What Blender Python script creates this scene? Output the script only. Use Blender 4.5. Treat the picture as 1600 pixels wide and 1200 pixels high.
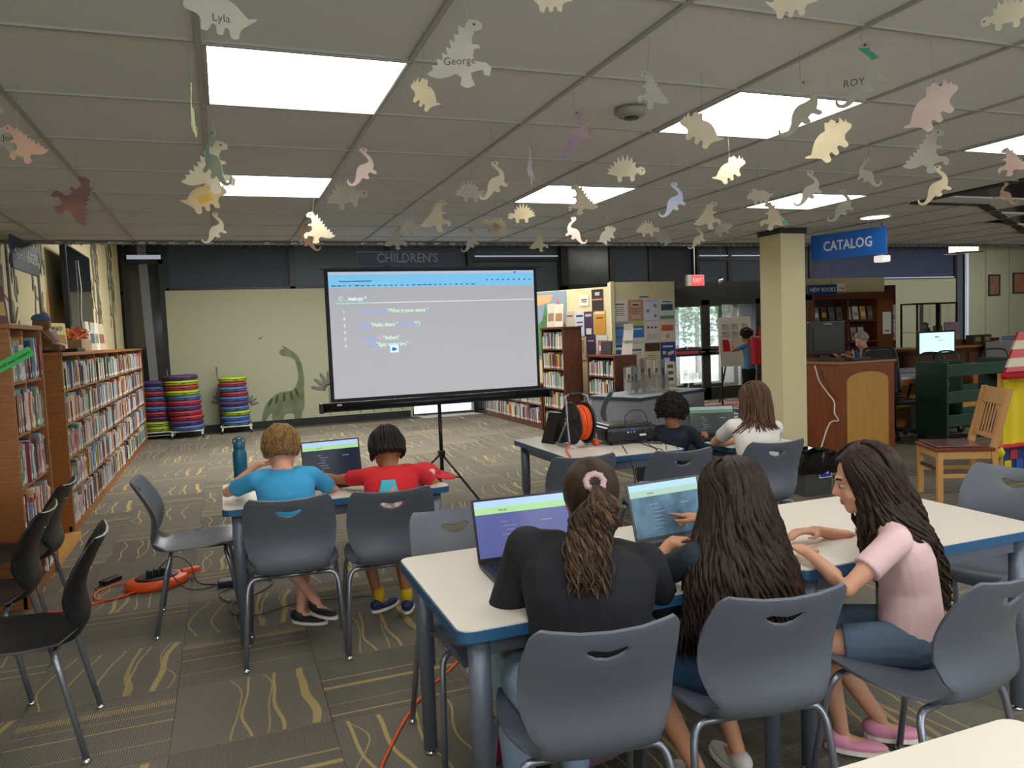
import bpy, bmesh, math, random
from mathutils import Vector, Matrix, Quaternion
from mathutils.geometry import delaunay_2d_cdt
PI = math.pi
random.seed(7)
for o in list(bpy.data.objects): bpy.data.objects.remove(o, do_unlink=True)
SC = bpy.context.scene
COL = SC.collection

# ---------------------------------------------------------------- camera, light, exposure
cam_d = bpy.data.cameras.new('camera'); cam = bpy.data.objects.new('camera', cam_d); COL.objects.link(cam)
cam_d.sensor_width = 36.0; cam_d.lens = 1195.0/1600*36.0; cam_d.clip_start = 0.05; cam_d.clip_end = 200
def _cam():
    Y = Vector((350-800, -(537-600), -1195)).normalized()
    X = Vector((4000-800, -(392-600), -1195)); X = (X - Y*X.dot(Y)).normalized()
    Z = X.cross(Y)
    return Matrix(((X.x,X.y,X.z,0),(Y.x,Y.y,Y.z,0),(Z.x,Z.y,Z.z,1.55),(0,0,0,1)))
cam.matrix_world = _cam()
SC.camera = cam
SC.view_settings.view_transform = 'Standard'; SC.view_settings.look = 'None'
SC.view_settings.gamma = 1; SC.view_settings.use_curve_mapping = False
SC.view_settings.exposure = 0.37
LIGHT_POWER = 7.0       # panel radiance
world = bpy.data.worlds.new('sky'); SC.world = world; world.use_nodes = True
_w = world.node_tree.nodes; _w['Background'].inputs[0].default_value = (0.75, 0.88, 1.0, 1); _w['Background'].inputs[1].default_value = 1.6
sun_d = bpy.data.lights.new('sun', 'SUN'); sun = bpy.data.objects.new('sun', sun_d); COL.objects.link(sun)
sun_d.energy = 7.0; sun_d.angle = 0.02; sun_d.color = (1, .96, .88)
sun.rotation_euler = (math.radians(-69), 0, math.radians(8))   # comes from beyond the glazed back wall

def area(name, loc, rot, w, h, power, col):
    d = bpy.data.lights.new(name, 'AREA'); d.shape = 'RECTANGLE'; d.size = w; d.size_y = h; d.energy = power; d.color = col
    o = bpy.data.objects.new(name, d); COL.objects.link(o); o.location = loc; o.rotation_euler = rot; return o
# daylight windows in the rear wall behind the camera, and unseen lamps added above the back area to brighten it
area('rear_window_light', (3.0,-4.1,1.5), (math.radians(90),0,0), 11, 1.9, 170, (.80,.89,1))
for _x, _p in ((1.2,190),(5.2,180),(9.5,330),(14.0,620),(17.8,620)):
    area('back_area_fill', (_x,10.6,3.3), (0,0,0), 2.6, 3.2, _p, (1,.97,.92))
for _x, _y in ((.3,.9),(2.15,.9),(-1.55,.9),(-1.55,-.9),(.3,-.9),(2.15,-.9),(4.0,.9),(4.0,-.9),(.3,-2.7),(2.15,-2.7)):
    area('rear_ceiling_panel', (_x,_y,2.405), (0,0,0), .58, .58, 11, (1,.98,.95))
area('reception_fill', (11.5,2.6,3.05), (0,0,0), 2.4, 2.0, 260, (1,.96,.9))  # unseen fill added out of view to brighten the reception side
# ---------------------------------------------------------------- helpers
_M = {}
def lin(c):
    if isinstance(c, str):
        c = [int(c[i:i+2], 16)/255 for i in (0, 2, 4)]
    return tuple((x/12.92 if x <= .04045 else ((x+.055)/1.055)**2.4) for x in c[:3]) + (1,)
def mat(name, col, rough=.6, metal=0, noise=0, nscale=20, bump=0, bscale=200, emit=0, trans=0, alpha=1, sheen=0, coat=0, spec=.5, stretch=None, col2=None):
    if name in _M: return _M[name]
    m = bpy.data.materials.new(name); m.use_nodes = True; nt = m.node_tree; N = nt.nodes; L = nt.links
    b = N['Principled BSDF']; c = lin(col)
    b.inputs['Base Color'].default_value = c; b.inputs['Roughness'].default_value = rough; b.inputs['Metallic'].default_value = metal
    b.inputs['Specular IOR Level'].default_value = spec
    if coat: b.inputs['Coat Weight'].default_value = coat
    if sheen: b.inputs['Sheen Weight'].default_value = sheen
    if trans: b.inputs['Transmission Weight'].default_value = trans
    if alpha < 1: b.inputs['Alpha'].default_value = alpha
    if emit: b.inputs['Emission Color'].default_value = c; b.inputs['Emission Strength'].default_value = emit
    if noise or bump or col2:
        tc = N.new('ShaderNodeTexCoord'); mp = N.new('ShaderNodeMapping'); L.new(tc.outputs['Object'], mp.inputs[0])
        if stretch: mp.inputs['Scale'].default_value = stretch
    if noise or col2:
        n = N.new('ShaderNodeTexNoise'); n.inputs['Scale'].default_value = nscale; n.inputs['Detail'].default_value = 4; L.new(mp.outputs[0], n.inputs[0])
        r = N.new('ShaderNodeMapRange'); r.inputs[1].default_value = .3; r.inputs[2].default_value = .7
        L.new(n.outputs[0], r.inputs[0])
        mx = N.new('ShaderNodeMix'); mx.data_type = 'RGBA'
        c2 = lin(col2) if col2 else tuple(max(0, x*(1-noise)) for x in c[:3]) + (1,)
        mx.inputs[6].default_value = c; mx.inputs[7].default_value = c2
        L.new(r.outputs[0], mx.inputs[0]); L.new(mx.outputs[2], b.inputs['Base Color'])
    if bump:
        n2 = N.new('ShaderNodeTexNoise'); n2.inputs['Scale'].default_value = bscale; L.new(mp.outputs[0], n2.inputs[0])
        bp = N.new('ShaderNodeBump'); bp.inputs['Strength'].default_value = bump; bp.inputs['Distance'].default_value = .002
        L.new(n2.outputs[0], bp.inputs['Height']); L.new(bp.outputs[0], b.inputs['Normal'])
    _M[name] = m; return m
def V(*a): return Vector(a)
class MB:
    """collects shapes, then links them as one mesh object"""
    def __init__(s): s.v = []; s.f = []; s.m = []; s.sm = []; s.mats = []; s.uv = None
    def mi(s, m):
        if m is None: m = _M['white_paper']
        if m not in s.mats: s.mats.append(m)
        return s.mats.index(m)
    def add(s, vs, fs, m=None, smooth=False, T=None):
        k = len(s.v); i = s.mi(m)
        s.v += [(T @ Vector(p)) if T else Vector(p) for p in vs]
        for f in fs: s.f.append([k+a for a in f]); s.m.append(i); s.sm.append(smooth)
        return s
    def box(s, a, b, m=None, T=None):
        x0,y0,z0 = [min(p,q) for p,q in zip(a,b)]; x1,y1,z1 = [max(p,q) for p,q in zip(a,b)]
        vs = [(x0,y0,z0),(x1,y0,z0),(x1,y1,z0),(x0,y1,z0),(x0,y0,z1),(x1,y0,z1),(x1,y1,z1),(x0,y1,z1)]
        return s.add(vs, [(0,3,2,1),(4,5,6,7),(0,1,5,4),(1,2,6,5),(2,3,7,6),(3,0,4,7)], m, False, T)
    def bev(s, a, b, r, m=None, T=None):
        bm = bmesh.new(); bmesh.ops.create_cube(bm, size=1)
        c = [(p+q)/2 for p,q in zip(a,b)]; d = [abs(p-q) for p,q in zip(a,b)]
        for v in bm.verts: v.co = Vector((c[0]+v.co.x*d[0], c[1]+v.co.y*d[1], c[2]+v.co.z*d[2]))
        bmesh.ops.bevel(bm, geom=bm.edges[:], offset=min(r, min(d)*.45), segments=2, affect='EDGES', profile=.6)
        vs = [v.co.copy() for v in bm.verts]; bm.verts.index_update()
        fs = [[v.index for v in f.verts] for f in bm.faces]; bm.free()
        return s.add(vs, fs, m, False, T)
    def tube(s, pts, r, m=None, n=8, T=None, cap=True, flat=1.0):
        pts = [Vector(p) for p in pts]; rs = r if isinstance(r, (list, tuple)) else [r]*len(pts)
        vs = []; fs = []; ref = None
        for i, p in enumerate(pts):
            d = (pts[min(i+1, len(pts)-1)] - pts[max(i-1, 0)]); d = d.normalized() if d.length > 1e-9 else Vector((0,0,1))
            if ref is None: ref = d.orthogonal().normalized()
            ref = (ref - d*ref.dot(d)); ref = ref.normalized() if ref.length > 1e-6 else d.orthogonal().normalized()
            q = d.cross(ref)
            for k in range(n):
                a = 2*PI*k/n; vs.append(p + ref*(math.cos(a)*rs[i]) + q*(math.sin(a)*rs[i]*flat))
        for i in range(len(pts)-1):
            for k in range(n): fs.append((i*n+k, i*n+(k+1)%n, (i+1)*n+(k+1)%n, (i+1)*n+k))
        if cap: fs.append(tuple(reversed(range(n)))); fs.append(tuple(range((len(pts)-1)*n, len(pts)*n)))
        return s.add(vs, fs, m, n > 4, T)
    def cyl(s, a, b, r, m=None, n=16, T=None, r2=None): return s.tube([a, b], [r, r if r2 is None else r2], m, n, T)
    def lathe(s, prof, m=None, n=24, T=None):
        vs = []; fs = []
        for r, z in prof:
            for k in range(n): a = 2*PI*k/n; vs.append((r*math.cos(a), r*math.sin(a), z))
        for i in range(len(prof)-1):
            for k in range(n): fs.append((i*n+k, i*n+(k+1)%n, (i+1)*n+(k+1)%n, (i+1)*n+k))
        fs.append(tuple(reversed(range(n)))); fs.append(tuple(range((len(prof)-1)*n, len(prof)*n)))
        return s.add(vs, fs, m, True, T)
    def prism(s, poly, h, m=None, T=None, z0=0, m2=None):
        n = len(poly)
        if sum(poly[i][0]*poly[(i+1)%n][1]-poly[(i+1)%n][0]*poly[i][1] for i in range(n)) < 0: poly = poly[::-1]
        vs = [(x,y,z0) for x,y in poly] + [(x,y,z0+h) for x,y in poly]
        s.add(vs, [tuple(reversed(range(n))), tuple(range(n, 2*n))], m, False, T)
        return s.add(vs, [(i,(i+1)%n,n+(i+1)%n,n+i) for i in range(n)], m2 or m, False, T)
    def ell(s, c, r, m=None, T=None, n=16, k=10, R=None):
        vs = []; fs = []; c = Vector(c)
        for i in range(k+1):
            t = PI*i/k
            for j in range(n):
                a = 2*PI*j/n; p = Vector((r[0]*math.sin(t)*math.cos(a), r[1]*math.sin(t)*math.sin(a), r[2]*math.cos(t)))
                vs.append(c + (R @ p if R else p))
        for i in range(k):
            for j in range(n): fs.append((i*n+j, (i+1)*n+j, (i+1)*n+(j+1)%n, i*n+(j+1)%n))
        return s.add(vs, fs, m, True, T)
    def mesh(s, name):
        me = bpy.data.meshes.new(name); me.from_pydata([tuple(v) for v in s.v], [], s.f)
        for m in s.mats: me.materials.append(m)
        me.polygons.foreach_set('material_index', s.m); me.polygons.foreach_set('use_smooth', s.sm)
        me.update(); return me
    def build(s, name, parent=None, label=None, loc=None, rot=None):
        o = bpy.data.objects.new(name, s.mesh(name)); COL.objects.link(o)
        if loc is not None: o.location = loc
        if rot is not None: o.rotation_euler = rot
        if parent: o.parent = parent
        if label: o['label'] = label
        return o
def tag(o, label, cat, group=None, kind=None):
    o['label'] = label; o['category'] = cat
    if group: o['group'] = group
    if kind: o['kind'] = kind
    return o
def struct(o): o['kind'] = 'structure'; return o
def thing(name, label, cat, loc=(0,0,0), rz=0, group=None, rot=None, sc=1):
    o = bpy.data.objects.new(name, None); COL.objects.link(o); o.empty_display_size = .05
    o.location = loc; o.rotation_euler = rot or (0,0,rz); o.scale = (sc,)*3
    return tag(o, label, cat, group)
def dup(o, parent=None):
    kids = KIDS.get(o.name) or [c for c in o.children]; KIDS[o.name] = kids
    c = o.copy(); COL.objects.link(c)
    if parent: c.parent = parent
    for ch in kids: dup(ch, c)
    return c
KIDS = {}
def TR(loc=(0,0,0), rz=0, rx=0, ry=0, s=1):
    return Matrix.Translation(loc) @ Matrix.Rotation(rz,4,'Z') @ Matrix.Rotation(ry,4,'Y') @ Matrix.Rotation(rx,4,'X') @ Matrix.Scale(s,4)
def text(body, size, m, name='lettering', parent=None, T=None, ext=.001, align='CENTER', sx=1.0, spacing=1.0, bold=0.0):
    cu = bpy.data.curves.new(name, 'FONT'); cu.body = body; cu.size = size; cu.extrude = ext; cu.align_x = align; cu.align_y = 'CENTER'
    cu.resolution_u = 2; cu.space_character = spacing; cu.offset = bold
    t = bpy.data.objects.new(name, cu); me = bpy.data.meshes.new_from_object(t)
    bpy.data.objects.remove(t); bpy.data.curves.remove(cu)
    me.transform((T or Matrix()) @ Matrix.Diagonal((sx,1,1,1)))
    me.materials.clear(); me.materials.append(m)
    o = bpy.data.objects.new(name, me); COL.objects.link(o)
    if parent: o.parent = parent
    return o
def remesh_mb(mb, name, vox, m, parent=None, smooth=4, label=None, sub=0):
    mb.mats = [m]; mb.m = [0]*len(mb.m)
    o = mb.build(name, parent, label)
    r = o.modifiers.new('r', 'REMESH'); r.mode = 'VOXEL'; r.voxel_size = vox; r.use_smooth_shade = True
    if smooth: q = o.modifiers.new('s', 'SMOOTH'); q.iterations = smooth; q.factor = .5
    return o
def solid_panel(mb, x0, x1, z0, z1, y, t, m): mb.box((x0,y,z0), (x1,y+t,z1), m)

# palette
WHITE = mat('white_paper', 'e8e4d8', .8); BLACK = mat('black_plastic', '141416', .45); DGREY = mat('dark_grey_plastic', '2c2d30', .5)
CREAM = mat('cream_wall_paint', 'd8cda2', .85, bump=.3, bscale=120); SAGE = mat('sage_wall_paint', 'a3a58c', .85, bump=.2, bscale=100)
STEEL = mat('silver_tube', '9297a3', .3, .75); CHROME = mat('chrome', 'd0d2d4', .15, 1)
LAM = mat('cream_laminate', 'dcd6c8', .38, noise=.04, nscale=300); BLUE_EDGE = mat('blue_edge_band', '2b5a80', .4)
LEGGREY = mat('grey_leg_paint', '6f7887', .4, .3); SHELL = mat('grey_chair_plastic', '5c626c', .38, bump=.15, bscale=600)
SHELLB = mat('black_chair_plastic', '16171a', .35); OAK = mat('oak_veneer', 'a2662f', .45, noise=.35, nscale=6, stretch=(1,1,12)) ; OAKL = mat('light_oak', 'd09a4e', .45, noise=.2, nscale=5, stretch=(8,8,1))
CHERRY = mat('cherry_veneer', '6f3c20', .45, noise=.35, nscale=5, stretch=(6,6,1)); DWOOD = mat('dark_wood', '4a2c20', .5, noise=.3, nscale=5, stretch=(6,6,1))
FRAME = mat('dark_bronze_frame', '262726', .45, .3); SIGNB = mat('blue_sign', '1f4a86', .25); SIGND = mat('dark_blue_sign', '20324e', .4); SIGNT = mat('sign_white_letters', 'd5d8d6', .5)
RED = mat('red_fabric', 'c8202c', .75, bump=.2); ORANGE = mat('orange_cable', 'ee5a1e', .45)
# ---------------------------------------------------------------- floor: carpet tiles
def carpet_mat(name, ribbed):
    m = bpy.data.materials.new(name); m.use_nodes = True; nt = m.node_tree; N = nt.nodes; L = nt.links
    b = N['Principled BSDF']; b.inputs['Roughness'].default_value = .95; b.inputs['Specular IOR Level'].default_value = .15
    def math_(op, a, c=None, d=None):
        n = N.new('ShaderNodeMath'); n.operation = op
        for i, x in enumerate((a, c, d)):
            if x is None: continue
            if isinstance(x, (int, float)): n.inputs[i].default_value = x
            else: L.new(x, n.inputs[i])
        return n.outputs[0]
    uv = N.new('ShaderNodeUVMap'); sp = N.new('ShaderNodeSeparateXYZ'); L.new(uv.outputs[0], sp.inputs[0])
    u, v = sp.outputs[0], sp.outputs[1]
    fu = math_('FLOOR', u); fv = math_('FLOOR', v); lu = math_('FRACT', u); lv = math_('FRACT', v)
    tid = math_('ADD', math_('MULTIPLY', fu, 7.13), math_('MULTIPLY', fv, 3.71))
    def line(cnt, seed, wob, thin, thick, prob):
        cv = N.new('ShaderNodeCombineXYZ'); L.new(math_('ADD', tid, seed), cv.inputs[0]); L.new(math_('MULTIPLY', lv, 1.0), cv.inputs[1]); L.new(math_('MULTIPLY', lu, .5), cv.inputs[2])
        nz = N.new('ShaderNodeTexNoise'); nz.inputs['Scale'].default_value = 1.7; nz.inputs['Detail'].default_value = 0; L.new(cv.outputs[0], nz.inputs[0])
        uu = math_('ADD', math_('MULTIPLY', lu, cnt), math_('MULTIPLY', math_('SUBTRACT', nz.outputs[0], .5), wob))
        cell = math_('FLOOR', uu); fr = math_('FRACT', uu)
        wn = N.new('ShaderNodeTexWhiteNoise'); wn.noise_dimensions = '2D'; c2 = N.new('ShaderNodeCombineXYZ')
        L.new(math_('ADD', cell, .5), c2.inputs[0]); L.new(math_('ADD', tid, seed+.37), c2.inputs[1]); L.new(c2.outputs[0], wn.inputs[0])
        sc = N.new('ShaderNodeSeparateColor'); L.new(wn.outputs[1], sc.inputs[0])
        w = math_('ADD', thin, math_('MULTIPLY', math_('POWER', sc.outputs[1], 6.0), thick))
        d = math_('ABSOLUTE', math_('SUBTRACT', fr, .5))
        on = math_('MULTIPLY', math_('LESS_THAN', d, w), math_('LESS_THAN', sc.outputs[0], prob))
        return on, sc.outputs[2]
    if not ribbed:
        a, ca = line(5.0, 1.3, 1.5, .035, .2, .62); c, cc = line(4.0, 5.9, 1.9, .026, .06, .42)
        gold = math_('MAXIMUM', a, math_('MULTIPLY', c, .75))
        inset = math_('MULTIPLY', math_('GREATER_THAN', lv, .03), math_('LESS_THAN', lv, .96)); gold = math_('MULTIPLY', gold, inset)
        rib = math_('MULTIPLY', lv, 0)
    else:
        a, ca = line(7.0, 2.1, 0.0, .05, .3, .42); c, cc = line(11.0, 8.2, 0.0, .05, .02, .35)
        dots = math_('GREATER_THAN', math_('SINE', math_('MULTIPLY', lv, 420)), 0.0)
        gold = math_('MAXIMUM', math_('MULTIPLY', a, math_('MAXIMUM', dots, math_('GREATER_THAN', ca, .5))), math_('MULTIPLY', math_('MULTIPLY', c, dots), .8))
        rib = math_('SINE', math_('MULTIPLY', lv, 420))
    nz = N.new('ShaderNodeTexNoise'); nz.inputs['Scale'].default_value = 90; nz.inputs['Detail'].default_value = 3; L.new(uv.outputs[0], nz.inputs[0])
    r = N.new('ShaderNodeMapRange'); r.inputs[1].default_value = .25; r.inputs[2].default_value = .75; L.new(nz.outputs[0], r.inputs[0])
    mx = N.new('ShaderNodeMix'); mx.data_type = 'RGBA'; mx.inputs[6].default_value = lin('635f56'); mx.inputs[7].default_value = lin('7c786d'); L.new(r.outputs[0], mx.inputs[0])
    wn = N.new('ShaderNodeTexWhiteNoise'); wn.noise_dimensions = '1D'; L.new(tid, wn.inputs['W'])
    mv = N.new('ShaderNodeMix'); mv.data_type = 'RGBA'; mv.blend_type = 'MULTIPLY'; mv.inputs[0].default_value = 1
    tint = math_('ADD', math_('MULTIPLY', wn.outputs[0], .3), .82 if not ribbed else .95)
    cc2 = N.new('ShaderNodeCombineColor'); [L.new(tint, cc2.inputs[i]) for i in range(3)]
    L.new(mx.outputs[2], mv.inputs[6]); L.new(cc2.outputs[0], mv.inputs[7])
    g = N.new('ShaderNodeMix'); g.data_type = 'RGBA'; g.inputs[7].default_value = lin('b19d6c'); L.new(mv.outputs[2], g.inputs[6]); L.new(gold, g.inputs[0])
    L.new(g.outputs[2], b.inputs['Base Color'])
    bp = N.new('ShaderNodeBump'); bp.inputs['Strength'].default_value = .5; bp.inputs['Distance'].default_value = .003
    L.new(math_('ADD', math_('MULTIPLY', rib, .6), nz.outputs[0]), bp.inputs['Height']); L.new(bp.outputs[0], b.inputs['Normal'])
    return m
CWAVE = carpet_mat('carpet_wavy_gold', False); CRIB = carpet_mat('carpet_ribbed_gold', True)
T_ = .61; g_ = .0012
def tile_mesh(name, items, mt):
    vs = []; fs = []; uvs = []
    for (x, y, i, j, rot) in items:
        k = len(vs); a, b_ = x+g_, x+T_-g_; c, d = y+g_, y+T_-g_
        vs += [(a,c,0),(b_,c,0),(b_,d,0),(a,d,0),(a,c,-.006),(b_,c,-.006),(b_,d,-.006),(a,d,-.006)]
        q = [(.002,.002),(.998,.002),(.998,.998),(.002,.998)]
        if rot: q = [(p[1], p[0]) for p in q]
        q = [(i+p[0], j+p[1]) for p in q]
        F = [(0,1,2,3),(0,4,5,1),(1,5,6,2),(2,6,7,3),(3,7,4,0)]
        for f in F: fs.append([k+n for n in f]); uvs += [q[n%4] for n in f]
    me = bpy.data.meshes.new(name); me.from_pydata(vs, [], fs); l = me.uv_layers.new(name='UVMap')
    for n, w in enumerate(uvs): l.data[n].uv = w
    me.materials.append(mt); return me
floor = MB().box((-4.2,-4.2,-.2), (20.4,14.6,-.006), mat('floor_slab','3a3833',.9)).build('floor'); struct(floor)
meshes = {(rot,k): tile_mesh('carpet_tile', [(0,0,k*3+1,k*5+2,rot)], CRIB if rot else CWAVE) for rot in (0,1) for k in range(10)}
cells = []
for i in range(-5, 32):
    for j in range(-8, 19):
        x = -.29+.61*i; y = 3.10+.61*j; cx_, cy_ = x+.3, y+.3
        fwd = cx_*.352+cy_*.93; lat = cx_*.93-cy_*.352
        near = fwd > 1.3 and abs(lat) < fwd*.72+.5
        cells.append((fwd if near else 99+fwd, i, j, x, y))
cells.sort()
rest = {0: [], 1: []}
for n, (d, i, j, x, y) in enumerate(cells):
    rot = (i+j) % 2
    if n < 300 and d < 99:
        o = bpy.data.objects.new('carpet_tile', meshes[(rot, (i*3+j*7) % 10)]); COL.objects.link(o); o.location = (x, y, 0); o.parent = floor
    elif y+T_ <= 14.65: rest[rot].append((x, y, i % 23, j % 29, rot))
for rot in (0, 1):
    o = bpy.data.objects.new('far_carpet_tiles', tile_mesh('far_carpet_tiles', rest[rot], CRIB if rot else CWAVE)); COL.objects.link(o); o.parent = floor; o['kind'] = 'stuff'
# entrance rug
t = thing('entrance_mat', 'red and blue floor mat in front of the glazed entrance doors', 'mat', (8.9,11.6,0))
MB().box((-1.3,-.9,0),(1.2,1.0,.012), mat('navy_mat','2c3f56',.9,noise=.2)).build('mat_base', t)
MB().box((-.9,-.2,.012),(1.2,1.0,.016), mat('maroon_mat','7d4640',.9,noise=.2)).build('mat_panel', t)

# ---------------------------------------------------------------- ceiling
CTILE = mat('ceiling_tile_paint', 'd9d9d4', .95, noise=.06, nscale=150, bump=.6, bscale=160)
TBAR = mat('ceiling_grid_metal', 'a5a39b', .45)
ZC = 2.41
ceil = MB().box((-4.2,-4.2,ZC+.25),(5.0,7.0,ZC+.3), mat('plenum','4a4a48',.9)).build('ceiling'); struct(ceil)
XL = [.60+.6167*k for k in range(-8, 32)]; YL = [2.40+.6*k for k in range(-11, 9)]
def in_hole(x, y):
    if x < 4.9: return False
    if y < 4.45: return True
    return y < 4.42 + (x-5.75)*.575
tm = MB().box((.006,.006,.0),(.61,.594,.012), CTILE).mesh('ceiling_tile')
lights = [(.30,2.7),(.30,4.5),(2.15,2.7),(2.15,4.5),(4.0,2.7),(4.0,4.5)]
far = MB()
bars = MB()
for i, x in enumerate(XL[:-1]):
    for j, y in enumerate(YL[:-1]):
        cx_, cy_ = x+.31, y+.3
        if y > 7.0 or x > 18.5 or in_hole(cx_, cy_): continue
        if any(abs(cx_-a) < .2 and abs(cy_-b) < .2 for a, b in lights): continue
        if y >= .55 and x < 8.0 and x > -2.6:
            o = bpy.data.objects.new('ceiling_tile', tm); COL.objects.link(o); o.location = (x, y, ZC+.006); o.parent = ceil
        else: far.box((x+.006,y+.006,ZC+.006),(x+.61,min(y+.594,7.03),ZC+.018), CTILE)
o = far.build('far_ceiling_tiles', ceil); o['kind'] = 'stuff'
for x in XL:
    if x > 18.6: continue
    for (y0, y1) in ([(-4.2, 7.04)] if x < 4.9 else [(4.42+max(0,(x-5.75)*.575), 7.04)]):
        if y0 < 7: bars.box((x-.0085,y0,ZC-.002),(x+.0085,y1,ZC+.02), TBAR)
for y in YL:
    if y > 7.04: continue
    x1 = 4.95 if y < 4.42 else min(18.5, 5.75+(y-4.42)/.575)
    bars.box((-4.2,y-.006,ZC-.001),(x1,y+.006,ZC+.02), TBAR)
bars.build('grid_bars', ceil)
# perforated edge valance at the end of the low ceiling, and the raised roof behind it
v = MB(); v.box((-4.2,7.0,ZC-.012),(20.4,7.05,ZC+.95), mat('ceiling_fascia','8b887c',.6)); 
v.box((-4.2,6.96,ZC-.016),(20.4,7.05,ZC-.004), mat('edge_trim_metal','6b6a63',.3,.6))
o = v.build('trim_1'); struct(o)
rnd = random.Random(3); v = MB()
for k in range(150):
    x = -1.2+k*.075; v.add([(x,6.955,ZC-.004),(x+.075,6.955,ZC-.004),(x+.075*.5,6.93,ZC-.04)], [(0,1,2)], CHROME)
    if rnd.random() < .5: v.box((x,6.94,ZC-.022),(x+.05,6.955,ZC-.006), CHROME)
v.build('edge_clips', o)
r = MB(); r.box((-4.2,7.05,3.36),(20.4,15.0,3.5), mat('high_ceiling_paint','8f8c82',.9)); struct(r.build('ceiling_high'))
# raised opening at the right: dark fascia, wood deck and a beam
DB = mat('dark_beam_paint','2e2a26',.6); WD = mat('stained_roof_deck','6b513a',.6,noise=.3,nscale=4,stretch=(1,8,1))
h = MB(); h.box((4.95,-4.2,ZC),(5.03,4.45,ZC+.75), DB); h.box((5.0,4.42,ZC),(5.76,4.5,ZC+.75), DB)
L_ = math.hypot(14, 14*.575); T = TR((5.75,4.42,0), math.atan(.575)); h.box((0,0,ZC),(L_,.08,ZC+.75), DB, T)
h.box((4.95,-4.2,ZC+.75),(20.4,12.0,ZC+.82), WD)
struct(h.build('trim_2'))
t = thing('roof_beam', 'dark steel and timber beam crossing the raised ceiling opening at the right', 'beam', (0,0,0))
h = MB()
for a, b_, w in (((5.6,4.55,ZC+.42),(9.5,4.6,ZC+.42),.07),((6.9,4.1,ZC+.65),(8.9,5.6,ZC-.02),.06)):
    a = Vector(a); b_ = Vector(b_); d = (b_-a); q = d.to_track_quat('X','Z').to_matrix().to_4x4(); h.box((0,-w/2,-.09),(d.length,w/2,.09), DB, Matrix.Translation(a) @ q)
h.build('steel_beam', t)
h = MB(); h.box((6.3,4.3,ZC+.45),(9.2,4.36,ZC+.72), WD); h.build('timber_panel', t)

PANEL = mat('light_panel', 'fffaf4', .5, emit=LIGHT_POWER)
lt = None
lab = {(.30,2.7):'largest square ceiling light panel, upper left above the children', (.30,4.5):'square ceiling light panel directly behind the largest one at left', (2.15,2.7):'big square ceiling light panel right of centre with paper dinosaurs in front',
 (2.15,4.5):'square ceiling light panel above the projection screen right edge', (4.0,2.7):'square ceiling light panel cut by the right edge of the photo', (4.0,4.5):'square ceiling light panel above the cream pillar'}
for a, b_ in lights:
    if lt is None:
        lt = thing('ceiling_light', '', 'ceiling light', (a,b_,ZC), 0, 'square ceiling lights')
        f = MB(); 
        for s in (-1, 1): f.box((s*.295,-.3,-.004),(s*.308,.3,.02), TBAR); f.box((-.3,s*.285,-.004),(.3,s*.298,.02), TBAR)
        f.build('frame', lt); MB().box((-.295,-.285,-.001),(.295,.285,.01), PANEL).build('diffuser', lt)
        o = lt
    else: o = dup(lt); o.location = (a,b_,ZC)
    o['label'] = lab[(a,b_)]

t = thing('downlight', 'small round recessed ceiling light left of the raised opening', 'ceiling light', (5.24,5.06,ZC))
MB().lathe([(.13,0),(.13,-.012),(.115,-.012),(.115,0)], WHITE).build('trim_ring', t); MB().lathe([(.11,-.004),(.11,-.01)], PANEL).build('diffuser', t)
t = thing('smoke_detector', 'flat round ceiling detector right of the third ceiling tile line', 'detector', (1.56,2.71,ZC))
MB().lathe([(.06,0),(.07,-.012),(.05,-.03),(.02,-.034)], mat('detector_plastic','8f8b80',.6)).build('housing', t); MB().lathe([(.03,-.034),(.03,-.038)], DGREY, 12).build('sensor', t)

# ---------------------------------------------------------------- walls
lw = MB(); lw.box((-1.72,5.0,0),(-1.6,14.6,3.4), CREAM); lw.box((-4.2,4.9,0),(-1.6,5.0,3.4), CREAM); lw.box((-4.2,-4.2,0),(-4.1,5.0,3.4), CREAM); struct(lw.build('wall_left'))
struct(MB().box((-4.2,-4.3,0),(20.4,-4.2,3.4), CREAM).build('wall_rear'))
struct(MB().box((20.4,-4.2,0),(20.5,15,3.4), SAGE).build('wall_right'))
bw = MB(); bw.box((18.15,14.55,0),(20.4,14.7,3.4), SAGE)
for x in (18.82,19.7): bw.box((x,14.545,0),(x+.02,14.55,3.36), mat('panel_seam','7f8070',.8))
struct(bw.build('wall_back'))
YB = 14.6
SHADE = mat('navy_roller_shade','3a4450',.75,noise=.15,nscale=3); SHADE2 = mat('grey_blue_shade','4c5960',.75,noise=.15,nscale=2); NAVY = mat('navy_band_shade','343e5c',.7)
GLASSD = mat('dark_tinted_glass','23282a',.12,.0,spec=.8,noise=.3,nscale=3)
n_win = [0]
def window(x0, x1, z0, z1, pane, bars_=(), extra=None, fw=.045, y=YB):
    n_win[0] += 1
    o = thing('window_%d' % n_win[0], '', '', (0,0,0)); del o['label']; del o['category']; o['kind'] = 'structure'
    f = MB(); 
    for (a,b_,c,d) in ((x0,x0+fw,z0,z1),(x1-fw,x1,z0,z1),(x0,x1,z0,z0+fw),(x0,x1,z1-fw,z1)): f.box((a,y-.04,c),(b_,y+.06,d), FRAME)
    for bz in bars_: f.box((x0,y-.05,bz-.03),(x1,y+.05,bz+.03), FRAME)
    f.build('window_frame', o)
    MB().box((x0+fw,y,z0+fw),(x1-fw,y+.02,z1-fw), pane).build('pane', o)
    if extra: extra(o)
    return o
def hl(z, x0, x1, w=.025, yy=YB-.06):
    def f(o): MB().box((x0,yy,z-w/2),(x1,yy+.015,z+w/2), mat('sunlit_rail','c9d4ea',.4,emit=.25)).build('glow_rail', o)  # emission stands in for sunlight on the rail
    return f
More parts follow.
